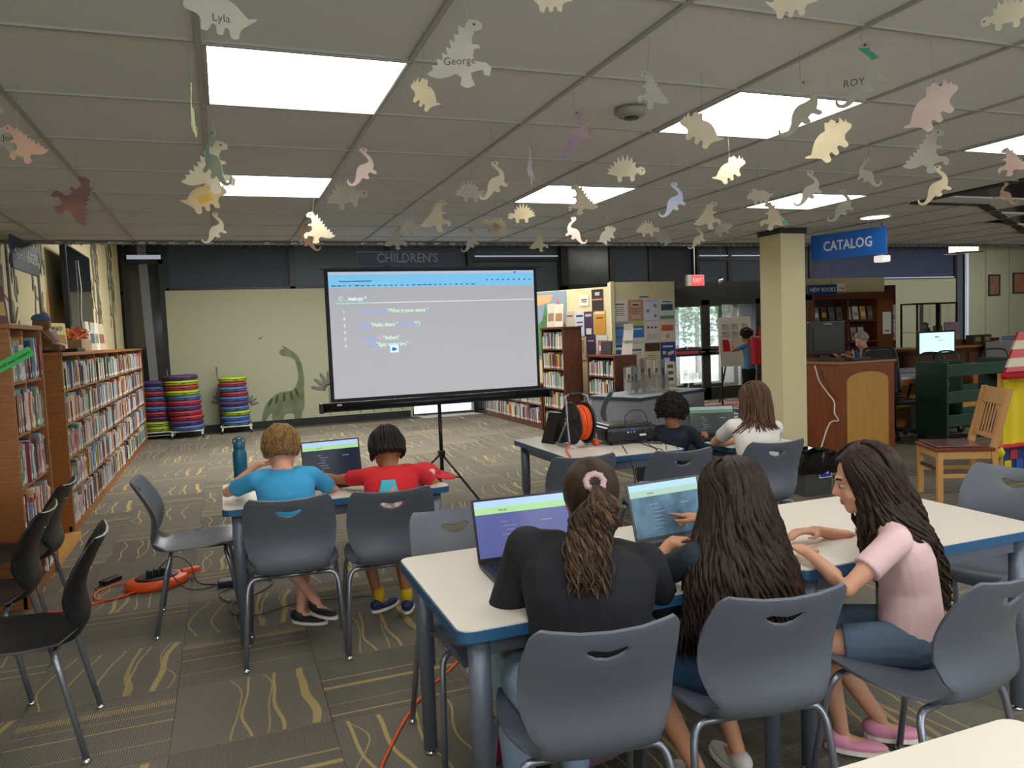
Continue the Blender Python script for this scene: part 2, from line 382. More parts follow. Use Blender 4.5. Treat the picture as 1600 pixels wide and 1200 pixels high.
def w1(o):
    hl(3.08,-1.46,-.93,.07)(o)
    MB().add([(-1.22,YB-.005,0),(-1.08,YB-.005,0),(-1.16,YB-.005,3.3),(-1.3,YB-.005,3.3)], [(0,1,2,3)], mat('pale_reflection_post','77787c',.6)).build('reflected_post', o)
window(-1.55,-.88,0,3.36, GLASSD, (3.0,), w1)
window(-.88,1.24,2.5,3.36, SHADE)
window(1.24,3.0,2.5,3.36, SHADE2)
window(3.0,4.62,.3,3.36, SHADE2)
BRIGHT = mat('daylight_pane','e9f2ff',.5,emit=1.6)
window(3.35,4.62,.0,.3, mat('clear_low_pane','ffffff',.02,trans=1,alpha=.08), (), None, .03)
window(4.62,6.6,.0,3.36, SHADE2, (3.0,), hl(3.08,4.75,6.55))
window(6.75,7.8,2.45,3.36, mat('grey_glass_reflecting','56605e',.25,noise=.5,nscale=2.5)); window(7.8,8.75,2.45,3.36, SHADE2); window(8.75,9.85,2.45,3.36, mat('shade_dim','343a3c',.7))
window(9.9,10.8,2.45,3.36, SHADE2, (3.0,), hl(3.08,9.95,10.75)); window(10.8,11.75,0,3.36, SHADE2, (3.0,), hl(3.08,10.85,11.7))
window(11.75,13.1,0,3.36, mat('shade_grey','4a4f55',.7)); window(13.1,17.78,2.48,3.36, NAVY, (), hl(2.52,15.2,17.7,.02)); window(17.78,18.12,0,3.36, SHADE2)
o = MB().box((18.1,14.5,0),(18.16,14.56,3.36), mat('sunlit_rail','c9d4ea',.4)).build('trim_3'); struct(o)
o = MB().box((6.6,14.5,2.3),(6.75,14.7,3.4), FRAME).box((9.85,14.45,2.3),(9.92,14.7,3.4), FRAME).box((4.57,14.45,0),(4.66,14.6,3.4), FRAME).box((6.6,14.5,2.3),(9.9,14.65,2.46), FRAME).build('trim_4'); struct(o)
mu = MB().box((-.9,YB-.06,.0),(3.35,YB-.02,2.5), SAGE).box((-.98,YB-.05,0),(-.9,YB,3.4), FRAME).build('wall_mural_panel'); struct(mu); mu.name = 'wall_back_left'
o = MB().box((-.9,YB-.09,0),(3.3,YB-.06,.12), mat('black_baseboard','1b1c1d',.5)).build('baseboard_back'); struct(o)
o = MB().box((13.2,YB-.06,0),(17.75,YB-.02,2.48), SAGE).build('wall_back_right'); struct(o)
struct(MB().box((11.75,YB+.06,0),(20.4,YB+.2,3.4), FRAME).box((-4.2,YB+.06,2.46),(6.6,YB+.2,3.4), FRAME).box((-4.2,YB+.06,0),(3.3,YB+.2,2.5), FRAME).box((4.62,YB+.06,0),(6.75,YB+.2,3.4), FRAME).box((10.75,YB+.06,0),(11.8,YB+.2,3.4), FRAME).box((3.0,YB+.06,.3),(4.7,YB+.2,2.6),FRAME).box((6.6,YB+.06,2.3),(9.9,YB+.2,3.4),FRAME).build('trim_5'))
# vestibule with entrance doors
YD = 13.3
e = MB(); e.box((7.9,YD,2.05),(10.75,YB,2.42), FRAME); e.box((10.62,YD,0),(10.75,YD+.3,2.4), FRAME); e.box((7.9,YD,0),(8.0,YB,2.1), FRAME); e.box((10.68,YD,0),(10.75,YB,2.4), mat('bronze_side','4a4236',.5))
e.box((10.75,YD+.1,0),(11.9,YB,2.45), SHADE2)
struct(e.build('wall_entrance'))
CLEAR = mat('clear_glass','ffffff',.02,trans=1.0,alpha=.18)
def door(n, x0, x1, yy):
    o = thing('door_%d' % n, '', '', (0,0,0)); del o['label']; del o['category']; o['kind'] = 'structure'
    f = MB(); w = .1
    for (a,b_,c,d) in ((x0,x0+w,0,2.05),(x1-w,x1,0,2.05),(x0,x1,0,.26),(x0,x1,1.95,2.05),(x0,x1,.92,1.06)): f.box((a,yy,c),(b_,yy+.045,d), FRAME)
    f.build('door_frame', o)
    for z0, z1 in ((.26,.92),(1.06,1.95)): MB().box((x0+w,yy+.02,z0),(x1-w,yy+.026,z1), CLEAR).build('pane', o)
    MB().tube([(x0+.05,yy-.03,.99),(x0+.1,yy-.06,.99),(x1-.1,yy-.06,.99),(x1-.05,yy-.03,.99)], .02, DGREY).build('push_bar', o)
    MB().box((x0+.2,yy-.085,.97),(x1-.25,yy-.08,1.03), mat('red_sticker','a03a3e',.5)).build('sticker', o)
door(1, 8.15, 9.25, YD); door(2, 9.25, 10.6, YD); door(3, 8.3, 9.3, YB); door(4, 9.35, 10.6, YB)
# outdoors seen through the doors
g = MB().box((4,15.0,-.25),(26,40,-.02), mat('sunlit_paving','cfcbc2',.9,noise=.15,nscale=1)).build('paving'); struct(g); g.name='floor_outside'
def bush(x, y, r, hgt, lb, seed):
    t = thing('tree', lb, 'tree', (x,y,-.02), 0, None)
    MB().cyl((0,0,0),(0,0,hgt), .07, mat('bark','6a5844',.9), 8).build('trunk', t)
    q = random.Random(seed); m = MB()
    for k in range(900):
        d = Vector((q.gauss(0,1),q.gauss(0,1),q.gauss(0,1))).normalized()*r*(q.random()**.4); c = Vector((0,0,hgt))+Vector((d.x,d.y,d.z*.9))
        a = Vector((q.uniform(-1,1),q.uniform(-1,1),q.uniform(-1,1))).normalized()*.11; b_ = a.orthogonal().normalized()*.05
        m.add([c-a,c+b_,c+a,c-b_], [(0,1,2,3)], mat(['leaf_bright','leaf_mid','leaf_dark'][k%3], ['8fae4a','6f9440','557a36'][k%3], .6))
    o = m.build('foliage', t); o['kind'] = 'stuff'
bush(14.6,21.5,1.3,1.9,'green leafy tree outside, seen through the right door pane',1); bush(12.2,20.5,1.2,2.0,'green leafy tree outside, seen through the narrow left door pane',2); bush(13.3,24,1.4,2.2,'green leafy tree outside farther off between the doors',3)
t = thing('outdoor_table', 'pale outdoor cafe table outside, seen low through the entrance doors', 'table', (12.9,18.9,-.02))
MB().lathe([(.4,.7),(.4,.73)], WHITE).build('tabletop', t); MB().cyl((0,0,0),(0,0,.7),.04,DGREY).build('pedestal', t)
B_=[(.24,.93),(.25,.975),(.30,1.0),(.36,.99),(.385,.95),(.37,.90),(.36,.87),(.42,.80),(.465,.72),(.49,.62),(.49,.53),(.48,.46),(.53,.42),(.55,.36),(.50,.335),(.45,.37),(.41,.38),(.37,.32),(.40,.26),(.37,.21),(.31,.22),(.28,.25),(.22,.15),(.14,.06),(.06,.03),(-.01,.07),(-.03,.15),(-.01,.19),(.01,.12),(.05,.09),(.10,.13),(.14,.24),(.15,.36),(.18,.48),(.24,.565),(.32,.60),(.385,.64),(.39,.70),(.35,.77),(.30,.83),(.27,.87),(.245,.90)]
B_=[(round((a-.26)*1.32+.5,3),b) for a,b in B_]
T_=[(0,.52),(.10,.40),(.20,.26),(.22,.10),(.32,.08),(.36,.22),(.42,.22),(.43,.10),(.51,.09),(.54,.22),(.60,.23),(.64,.10),(.73,.10),(.74,.25),(.80,.34),(.88,.36),(.97,.38),(1.0,.46),(.97,.54),(.99,.64),(.93,.58),(.93,.76),(.86,.66),(.80,.84),(.72,.82),(.68,.88),(.62,.80),(.58,.72),(.48,.74),(.34,.70),(.22,.60),(.12,.50),(.04,.54)]; T_=[(a,round(.5+(b-.5)*.8,3)) for a,b in T_]
S_=[(0,.34),(.08,.40),(.02,.46),(.13,.46),(.10,.56),(.20,.50),(.19,.66),(.28,.58),(.30,.76),(.38,.62),(.42,.82),(.49,.64),(.55,.82),(.59,.62),(.67,.74),(.68,.56),(.76,.62),(.74,.48),(.80,.44),(.88,.48),(.97,.44),(1.0,.34),(.96,.27),(.86,.26),(.80,.32),(.72,.26),(.72,.14),(.64,.10),(.60,.15),(.60,.24),(.40,.24),(.39,.12),(.31,.10),(.27,.16),(.28,.26),(.14,.30)]
R_=[(0,.24),(.10,.30),(.08,.36),(.17,.36),(.16,.46),(.25,.42),(.24,.54),(.32,.50),(.31,.62),(.38,.58),(.36,.72),(.44,.68),(.43,.80),(.50,.78),(.50,.92),(.58,.87),(.66,1.0),(.78,.98),(.86,.92),(.85,.84),(.74,.82),(.70,.74),(.70,.64),(.80,.62),(.82,.57),(.72,.56),(.70,.46),(.76,.38),(.90,.36),(.97,.28),(.94,.16),(.86,.18),(.84,.26),(.74,.24),(.66,.22),(.68,.12),(.72,.04),(.60,.0),(.50,.05),(.52,.16),(.44,.22),(.32,.18),(.18,.16),(.06,.20)]
OUT = {'B':B_,'T':T_,'S':S_,'R':R_}
DINOS = [
('T', 0.036, 1.768, 2.251, 0.147, 1, -10, 4.0, 'grey', 'large pale grey paper triceratops high at upper left above the biggest light panel', 'Lyla'),
('R', 0.563, 1.776, 2.211, 0.159, 0, 0, -23.0, 'grey', 'large grey paper dinosaur with spiky back and handwriting, top centre left', 'George'),
('T', 0.581, 2.161, 2.235, 0.116, 1, -40, -45.0, 'bright', 'bright cream paper triceratops right of the biggest light panel', ''),
('B', -0.042, 2.432, 2.22, 0.175, 1, 0, -83.0, 'green', 'edge-on pale green paper dinosaur just left of the biggest light panel', ''),
('B', -0.64, 3.002, 2.276, 0.169, 1, 0, 22.0, 'grey', 'grey paper long-neck at the left edge with handwriting', 'Jory'),
('R', -0.567, 2.918, 2.224, 0.127, 1, 20, 31.0, 'pink', 'pink and orange paper dinosaur near the left edge', ''),
('R', -0.567, 3.889, 2.207, 0.199, 1, -50, -7.0, 'purple', 'purple brown paper dinosaur with green tail above the easy readers sign', ''),
('R', -0.015, 3.359, 2.261, 0.216, 0, 0, -5.0, 'cream', 'cream spiky paper dinosaur in the cluster at the second left light panel', ''),
('B', 0.015, 3.094, 2.234, 0.223, 1, 0, -55.0, 'greenblue', 'blue green paper dinosaur turned sideways in the cluster at the second left light panel', ''),
('T', -0.044, 3.611, 2.195, 0.205, 0, 20, 16.0, 'yellow', 'cream paper triceratops with yellow legs lowest in the left cluster', ''),
('B', -0.016, 5.058, 2.255, 0.193, 0, 0, -5.0, 'cream', 'cream paper long-neck below the left cluster against the dark window edge', ''),
('B', 0.59, 3.296, 2.27, 0.166, 0, 0, -5.0, 'pinkpale', 'pale striped paper long-neck right of the second left light panel', ''),
('S', 0.612, 3.895, 2.278, 0.21, 0, 10, -19.0, 'grey', 'grey spiky paper dinosaur behind the striped long-neck', ''),
('R', 0.541, 4.476, 2.183, 0.18, 1, 0, -12.0, 'bright', 'bright cream spiky paper dinosaur above the screen top left corner', ''),
('B', 0.597, 5.505, 2.261, 0.2, 1, 0, -16.0, 'pink', 'pink outlined paper long-neck left behind the bright spiky one', ''),
('B', 1.103, 3.088, 2.189, 0.163, 0, 0, -25.0, 'cream', 'cream paper long-neck above the middle of the screen', ''),
('S', 1.13, 3.482, 2.228, 0.151, 0, 0, -8.0, 'grey', 'dim grey plated paper dinosaur left of the middle long-neck', ''),
('R', 1.206, 4.393, 2.245, 0.188, 0, 0, -25.0, 'cream', 'cream spiky paper dinosaur above the sign lettered CHILDREN, higher one', ''),
('S', 1.155, 4.849, 2.257, 0.156, 0, 10, -33.0, 'grey', 'dim plated paper dinosaur above the sign lettered CHILDREN', ''),
('R', 1.206, 5.537, 2.265, 0.174, 0, 0, -17.0, 'grey', 'grey paper dinosaur lowest just above the sign lettered CHILDREN', ''),
('S', 1.599, 4.429, 2.21, 0.17, 1, -30, -15.0, 'striped', 'striped cream plated paper dinosaur right of the sign lettered CHILDREN', ''),
('B', 1.776, 5.543, 2.25, 0.185, 0, 0, -3.0, 'grey', 'small grey paper long-neck touching the right end of the sign lettered CHILDREN', ''),
('S', 1.718, 4.32, 2.268, 0.168, 1, 0, -27.0, 'bright', 'bright yellow cream plated paper dinosaur above the screen right part', ''),
('R', 1.252, 3.032, 2.255, 0.178, 0, 0, 58.0, 'orangeblue', 'edge-on orange and lilac paper dinosaur above the screen right part', ''),
('B', 1.234, 2.554, 2.256, 0.162, 0, 0, -31.0, 'violet', 'pink paper long-neck with violet body, centre of the ceiling', ''),
('R', 1.247, 2.036, 2.254, 0.113, 1, 0, -1.0, 'grey', 'tall grey spiky paper dinosaur right of the smoke detector', ''),
('S', 1.799, 3.19, 2.298, 0.18, 0, 0, -24.0, 'cream', 'cream plated paper dinosaur with scribbled ribs, centre right', ''),
('T', 1.583, 2.272, 2.22, 0.161, 1, -30, -30.0, 'cream', 'cream paper triceratops overlapping the left tip of the big right light panel', ''),
('T', 2.153, 2.899, 2.236, 0.155, 0, 25, -42.0, 'cream', 'cream paper triceratops facing right below the big right light panel', ''),
('B', 1.779, 2.018, 2.23, 0.177, 0, 0, -46.0, 'grey', 'grey paper long-neck silhouetted against the big right light panel', ''),
('B', 1.813, 1.8, 2.268, 0.186, 0, 0, -50.0, 'greenneck', 'grey paper long-neck with a green neck and yellow head', 'ROY'),
('T', 2.083, 2.224, 2.194, 0.186, 0, 38, -38.0, 'bright', 'bright white paper triceratops below the big right light panel', ''),
('T', 2.125, 1.834, 2.206, 0.182, 0, 38, -54.0, 'pinkpale', 'pale pink paper triceratops, upper right', ''),
('R', 2.768, 2.405, 2.225, 0.18, 0, 0, -44.0, 'grey', 'grey green spiky paper dinosaur facing right, upper right', ''),
('B', 3.53, 3.017, 2.228, 0.203, 0, 0, -54.0, 'bright', 'bright cream paper long-neck hanging under the grey green spiky one', ''),
('B', 2.972, 2.904, 2.251, 0.152, 1, 0, -66.0, 'grey', 'narrow grey paper long-neck above the catalog sign', ''),
('R', 3.436, 2.52, 2.241, 0.134, 1, 0, -69.0, 'pinkpale', 'pink speckled paper dinosaur at the right edge light panel', ''),
('S', 1.911, 1.419, 2.315, 0.119, 1, 0, -58.0, 'cream', 'large cream paper dinosaur in the top right corner', ''),
('T', 1.186, 1.365, 2.238, 0.108, 0, 0, -36.0, 'cream', 'cream paper dinosaur cut by the top edge, right of centre', ''),
('T', 0.739, 1.625, 2.3, 0.098, 0, 0, -19.0, 'cream', 'cream paper dinosaur cut by the top edge, centre', ''),
('B', 2.178, 3.4, 2.188, 0.179, 0, 0, -28.0, 'blue', 'pale blue paper long-neck between the two far right light panels', ''),
('R', 1.762, 3.581, 2.213, 0.16, 1, 0, -31.0, 'cream', 'cream spiky paper dinosaur in front of the far middle light panel', ''),
('B', 2.313, 4.818, 2.227, 0.193, 1, 0, -21.0, 'pinkpale', 'cream paper long-neck with red scribbles right of the screen top corner', ''),
('T', 2.586, 4.896, 2.213, 0.164, 0, 35, -33.0, 'grey', 'small grey paper triceratops right of the red scribbled long-neck', ''),
('S', 2.901, 4.855, 2.265, 0.172, 0, 0, -36.0, 'cream', 'small cream plated paper dinosaur above the dark door windows', ''),
('T', 3.395, 5.427, 2.273, 0.179, 1, -30, -27.0, 'grey', 'small grey paper triceratops below the small plated one', ''),
('R', 2.734, 3.892, 2.195, 0.166, 0, 0, -30.0, 'cream', 'cream spiky paper dinosaur left of the pillar', ''),
('S', 3.566, 4.902, 2.278, 0.17, 1, 20, -41.0, 'grey', 'small grey plated paper dinosaur right behind the spiky one left of the pillar', ''),
('B', 3.59, 5.265, 2.244, 0.183, 0, 0, -29.0, 'cream', 'small cream paper long-neck above the exit sign', ''),
('R', 2.397, 5.68, 2.259, 0.16, 0, 0, -28.0, 'cream', 'small cream spiky paper dinosaur right at the screen top right corner', ''),
('B', 2.81, 3.14, 2.214, 0.179, 0, 0, -37.0, 'grey', 'grey paper long-neck in front of the light panel above the pillar', ''),
('T', 2.699, 3.367, 2.22, 0.138, 1, 0, -49.0, 'grey', 'dim paper triceratops left of the light panel above the pillar', ''),
('R', 3.273, 3.952, 2.209, 0.178, 1, -5, -45.0, 'greentail', 'cream spiky paper dinosaur with a bright green tail on top of the pillar', ''),
('B', 3.254, 3.384, 2.178, 0.18, 0, 0, -39.0, 'grey', 'grey paper long-neck left of the round downlight', ''),
('B', 4.768, 3.531, 2.31, 0.148, 1, 0, -33.0, 'pink', 'small pink paper dinosaur in the dark roof opening at the right edge', '')]
# ---------------------------------------------------------------- furniture builders
def rrect(x0, y0, x1, y1, r, n=5):
    p = []
    for cx_, cy_, a0 in ((x1-r,y1-r,0),(x0+r,y1-r,90),(x0+r,y0+r,180),(x1-r,y0+r,270)):
        for k in range(n+1): a = math.radians(a0+90*k/n); p.append((cx_+r*math.cos(a), cy_+r*math.sin(a)))
    return p
def make_table(label, x0, y0, x1, y1, z=.73, group='classroom tables'):
    t = thing('classroom_table', label, 'table', ((x0+x1)/2,(y0+y1)/2,0), 0, group); w = (x1-x0)/2; d = (y1-y0)/2
    MB().prism(rrect(-w+.004,-d+.004,w-.004,d-.004,.04), .004, LAM, z0=z-.004).build('tabletop', t)
    MB().prism(rrect(-w,-d,w,d,.044), .032, BLUE_EDGE, z0=z-.036).build('edge_band', t)
    a = MB(); 
    for s in (-1,1): a.box((-w+.09,s*(d-.075),z-.1),(w-.09,s*(d-.06),z-.036), LEGGREY); a.box((s*(w-.09),-d+.07,z-.1),(s*(w-.075),d-.07,z-.036), LEGGREY)
    a.build('apron', t)
    for sx in (-1,1):
        for sy in (-1,1):
            p = (sx*(w-.075), sy*(d-.065)); l = MB(); l.lathe([(.033,z-.036),(.033,.34),(.027,.335),(.026,.02)], LEGGREY, 16, TR((p[0],p[1],0)))
            o = l.build('leg', t); MB().lathe([(.012,.022),(.012,.012),(.022,.01),(.024,0)], CHROME, 12, TR((p[0],p[1],0))).build('glide', o)
    return t
def spl(pts, n=8):
    out = []; P = [Vector(p) for p in pts]; P = [P[0]*2-P[1]]+P+[P[-1]*2-P[-2]]
    for i in range(1, len(P)-2):
        for k in range(n):
            t = k/n; a,b_,c,d = P[i-1:i+3]
            out.append(.5*((2*b_)+(c-a)*t+(2*a-5*b_+4*c-d)*t*t+(3*b_-a-3*c+d)*t**3))
    out.append(P[-2]); return out
PROF = spl([(-.335,.82),(-.30,.755),(-.262,.68),(-.24,.61),(-.243,.545),(-.25,.492),(-.228,.452),(-.175,.434),(-.10,.430),(0,.432),(.12,.445),(.19,.445),(.222,.425),(.232,.40)], 6)
_L = [0]
for i in range(1, len(PROF)): _L.append(_L[-1]+(PROF[i]-PROF[i-1]).length)
LT = _L[-1]
def prof_at(s):
    s = max(0, min(LT, s))
    for i in range(1, len(PROF)):
        if _L[i] >= s:
            t = (s-_L[i-1])/(_L[i]-_L[i-1]); p = PROF[i-1].lerp(PROF[i], t); d = (PROF[i]-PROF[i-1]).normalized(); return p, d
    return PROF[-1], (PROF[-1]-PROF[-2]).normalized()
def shell_pt(s, w):
    p, d = prof_at(s)
    nf = Vector((-d.y, d.x)); 
    kq = max(0,min(1,(s-.22)/.22)); kq = kq*kq*(3-2*kq); k = .05*(1-kq)+.028*kq
    side = k*(abs(w)/.22)**2.2
    return Vector((w, p.x+nf.x*side, p.y+nf.y*side))
def chair_shell():
    hw = [(0,.172),(.012,.186),(.05,.199),(.12,.209),(.19,.213),(.25,.208),(.30,.190),(.345,.165),(.385,.152),(.43,.160),(.50,.198),(.58,.221),(.66,.222),(.74,.212),(.78,.195),(LT,.165)]
    def half(s):
        for i in range(1, len(hw)):
            if hw[i][0] >= s: t = (s-hw[i-1][0])/(hw[i][0]-hw[i-1][0]); t = t*t*(3-2*t); return hw[i-1][1]*(1-t)+hw[i][1]*t
        return hw[-1][1]
    N_ = 46; right = [(half(LT*i/N_), LT*i/N_) for i in range(N_+1)]
    top = [(-.15,-.006),(-.08,-.009),(0,-.01),(.08,-.009),(.15,-.006)]
    outline = top + right + [(x,LT+.003) for x in (.12,.06,0,-.06,-.12)] + [(-a,b_) for a,b_ in reversed(right)]
    hole = [(-.062,.062),(-.045,.056),(-.02,.062),(.0,.066),(.02,.062),(.045,.056),(.062,.062),(.05,.08),(.03,.093),(0,.1),(-.03,.093),(-.05,.08)]
    pts = [Vector(p) for p in outline+hole]; n1 = len(outline); n2 = len(hole)
    ed = [(i,(i+1)%n1) for i in range(n1)] + [(n1+i, n1+(i+1)%n2) for i in range(n2)]
    for i in range(1, 34):
        s = LT*i/34; h = half(s)
        for k in range(-6, 7):
            w = k/7*h
            if (w/.075)**2+((s-.078)/.032)**2 > 1: pts.append(Vector((w, s)))
    r = delaunay_2d_cdt(pts, ed, [], 0, 1e-5)
    vs, fs = r[0], r[2]
    def inhole(p):
        c = False; j = n2-1
        for i in range(n2):
            a = hole[i]; b_ = hole[j]
            if (a[1] > p.y) != (b_[1] > p.y) and p.x < (b_[0]-a[0])*(p.y-a[1])/(b_[1]-a[1])+a[0]: c = not c
            j = i
        return c
    def inside(p): return abs(p.x) < half(max(0,p.y))+.02
    keep = []
    for f in fs:
        c = sum((vs[i] for i in f), Vector((0,0)))/len(f)
        if not inhole(c) and inside(c): keep.append(list(f))
    me = bpy.data.meshes.new('shell'); me.from_pydata([tuple(shell_pt(v.y, v.x)) for v in vs], [], keep)
    bm = bmesh.new(); bm.from_mesh(me); bmesh.ops.delete(bm, geom=[v for v in bm.verts if not v.link_faces], context='VERTS')
    bmesh.ops.recalc_face_normals(bm, faces=bm.faces); bm.to_mesh(me); bm.free()
    o = bpy.data.objects.new('tmp', me); COL.objects.link(o); sm = o.modifiers.new('s','SOLIDIFY'); sm.thickness = .009; sm.offset = 0
    bv = o.modifiers.new('b','BEVEL'); bv.width = .003; bv.segments = 2; bv.limit_method = 'ANGLE'; bv.angle_limit = math.radians(60)
    dg = bpy.context.evaluated_depsgraph_get(); out = bpy.data.meshes.new_from_object(o.evaluated_get(dg)); out.name = 'shell'
    bpy.data.objects.remove(o); out.polygons.foreach_set('use_smooth', [True]*len(out.polygons))
    out.materials.clear(); out.materials.append(SHELL); return out
SHELL_ME = chair_shell(); SHELLB_ME = SHELL_ME.copy(); SHELLB_ME.materials.clear(); SHELLB_ME.materials.append(SHELLB)
def make_chair(black=False):
    t = thing('plastic_chair', '', 'chair')
    o = bpy.data.objects.new('seat_shell', SHELLB_ME if black else SHELL_ME); COL.objects.link(o); o.parent = t
    def arc(p0, p1, p2, n=6): return [(1-q)**2*Vector(p0)+2*q*(1-q)*Vector(p1)+q*q*Vector(p2) for q in [i/n for i in range(n+1)]]
    for sy, fy in ((-1,-.235),(1,.20)):
        zt = .418 if sy < 0 else .42; yi = -.15 if sy < 0 else .13
        MB().tube([(-.11,yi,zt),(.11,yi,zt)], .011, STEEL, 10).build('crossbar', t)
        for sx in (-1,1):
            pts = [Vector((sx*.11,yi,zt))] + arc((sx*.165,yi,zt),(sx*.205,yi,zt),(sx*.213,yi+sy*.018,zt-.06)) + [Vector((sx*.235,fy,.02))]
            l = MB().tube(pts, .0115, STEEL, 10).build('leg', t)
            MB().lathe([(.008,.024),(.016,.014),(.018,.004),(.014,0)], CHROME, 12, TR((sx*.235,fy,0))).build('glide', l)
    m = MB()
    for sx in (-1,1): m.box((sx*.09,-.17,.424),(sx*.06,.15,.434), BLACK)
    m.build('mounting_bracket', t)
    return t
G0 = make_chair(); B0 = make_chair(True); used = set()
def chair(x, y, deg, label, black=False, sc=1.0, group='grey plastic chairs'):
    p = B0 if black else G0
    o = p if p not in used else dup(p); used.add(p)
    o.location = (x,y,0); o.rotation_euler = (0,0,math.radians(deg)); o.scale = (sc,)*3
    o['label'] = label; o['group'] = 'black plastic chairs' if black else group
    return o
chair(.26,3.95,-5,'grey plastic chair the blond child in the blue shirt sits on')
chair(.73,3.88,-5,'grey plastic chair the child in the red shirt sits on')
chair(-.19,4.62,-90,'empty grey plastic chair seen from the side at the left end of the children table')
chair(.88,1.94,-8,'grey plastic chair under the woman in the black shirt, front and nearest the camera')
chair(1.41,1.93,-8,'grey plastic chair under the girl with very long hair and denim shorts')
chair(1.97,1.77,9,'grey plastic chair the girl in the pink shirt sits sideways on')
chair(.86,2.72,182,'empty grey plastic chair pushed under the far left side of the long table')
chair(1.93,2.78,178,'empty grey plastic chair behind the right laptop of the long table')
chair(3.12,2.42,102,'empty grey plastic chair at the right end of the long table')
chair(1.93,4.24,-6,'empty grey plastic chair under the front left of the projector table')
chair(2.50,4.10,-6,'empty grey plastic chair in front of the hanging projector cables')
chair(3.14,4.06,-6,'grey plastic chair the girl in the white shirt sits on')
chair(3.02,4.82,-75,'grey plastic chair under the curly haired child', sc=.9)
chair(3.85,7.95,60,'grey plastic chair beside the grey information desk', sc=1.0)
chair(-.82,3.40,92,'black plastic chair at left nearest the camera', True)
chair(-1.12,4.05,90,'black plastic chair at left, middle of the three', True)
chair(-1.16,4.80,88,'black plastic chair at left farthest back, beside the bookcase', True)

make_table('cream topped table with blue edge where the two children in blue and red sit', -.06,3.99,1.11,4.74)
make_table('cream topped table with blue edge, left half of the long front table', .555,1.98,1.725,2.77)
make_table('cream topped table with blue edge, right half of the long front table', 1.73,1.98,2.90,2.77)
make_table('cream topped table carrying the projector and cable reel', 2.02,4.33,2.84,5.45)
make_table('cream topped table with the laptop of the girl in the white shirt', 3.2,4.34,3.76,5.5, .70)
make_table('cream table corner at the bottom right of the photo', .30,.31,1.46,1.07)
make_table('dark edged table cut by the left edge beside the black chairs', -2.35,3.4,-1.19,4.85)

# ---------------------------------------------------------------- books and bookcases
PAL = ['d9d5ca','c9c6bd','e4e0d6','b9c4cc','7f9db3','3e6d94','2c4a6e','8fb0a0','4f7f74','b33b3a','8c2f38','c98f9a','d9b24a','c97f3a','5a4638','33343a','8b8d92','a08bb0','dcd3b0','6d8f5a']
BM = {}
def book_mesh(k):
    if k not in BM:
        m = mat('book_cover_%d' % k, PAL[k], .5); b = MB(); b.box((0,0,0),(.004,1,1), m); b.box((.996,0,0),(1,1,1), m) if 0 else None
        # local: x thickness 0..1, y depth 0..1 (spine at y=1), z height 0..1
        b = MB(); b.box((0,0,0),(.08,1,1), m); b.box((.92,0,0),(1,1,1), m); b.box((.06,.96,0),(.94,1.0,1), m); b.box((.08,.02,.015),(.92,.96,.985), WHITE)
        b.box((.1,1.0,.06),(.9,1.004,.18), WHITE); b.box((.2,1.0,.4),(.8,1.003,.82), mat('book_title_%d' % (k%3), ['3a3a40','e8e4d8','9a3f3c'][k%3], .5))
        BM[k] = b.mesh('book')
    return BM[k]
NAMES = ['cream','pale grey','white','pale blue','steel blue','blue','navy','pale green','teal','red','dark red','pink','yellow','orange','brown','black','grey','lilac','sand','green']
ORD = ['first','second','third','fourth','fifth','sixth','seventh','eighth','ninth','tenth','eleventh','twelfth','13th','14th','15th','16th','17th','18th','19th','20th','21st','22nd','23rd','24th','25th','26th','27th','28th','29th','30th','31st','32nd','33rd','34th','35th','36th','37th','38th','39th','40th']+['%dth'%k for k in range(41,90)]
stuff = MB(); nbooks = [0]
STRIP = {}
def fill_shelf(frame, length, zs, hmax, depth, where, rnd, single, group, full=.95, thick=(.008,.028)):
    """frame: matrix placing local x along the shelf, local y outwards; books stand spine outwards"""
    x = .01; n = 0; run = 0
    while x < length*full:
        th = rnd.uniform(*thick); h = hmax*rnd.uniform(.66,.95); d = depth*rnd.uniform(.72,.95); k = rnd.choice([0,0,1,1,2,2,2,3,3,4,5,6,7,8,9,9,10,11,12,13,14,15,16,17,18,19])
        lean = 0 if rnd.random() < .93 else rnd.uniform(.04,.13)
        if x+th > length-.006: break
        Mx = frame @ Matrix.Translation((x, depth-d+rnd.uniform(-.018,.006), zs+.001)) @ Matrix.Rotation(-lean, 4, 'Y') @ Matrix.Diagonal((th,d,h,1))
        if single and nbooks[0] < 300:
            o = bpy.data.objects.new('book', book_mesh(k)); COL.objects.link(o); o.matrix_world = Mx
            tag(o, '%s book, %s from left, %s' % (NAMES[k], ORD[n], where), 'book', group); nbooks[0] += 1
        else:
            c = mat('book_cover_%d' % k, PAL[k], .5)
            stuff.box((0,0,0),(1,1,1), c, Mx); stuff.box((.1,1.0,.06),(.9,1.006,.18), WHITE, Mx)
        n += 1; x += th + (.0015 if not lean else h*math.sin(lean)*.6)
        run += 1
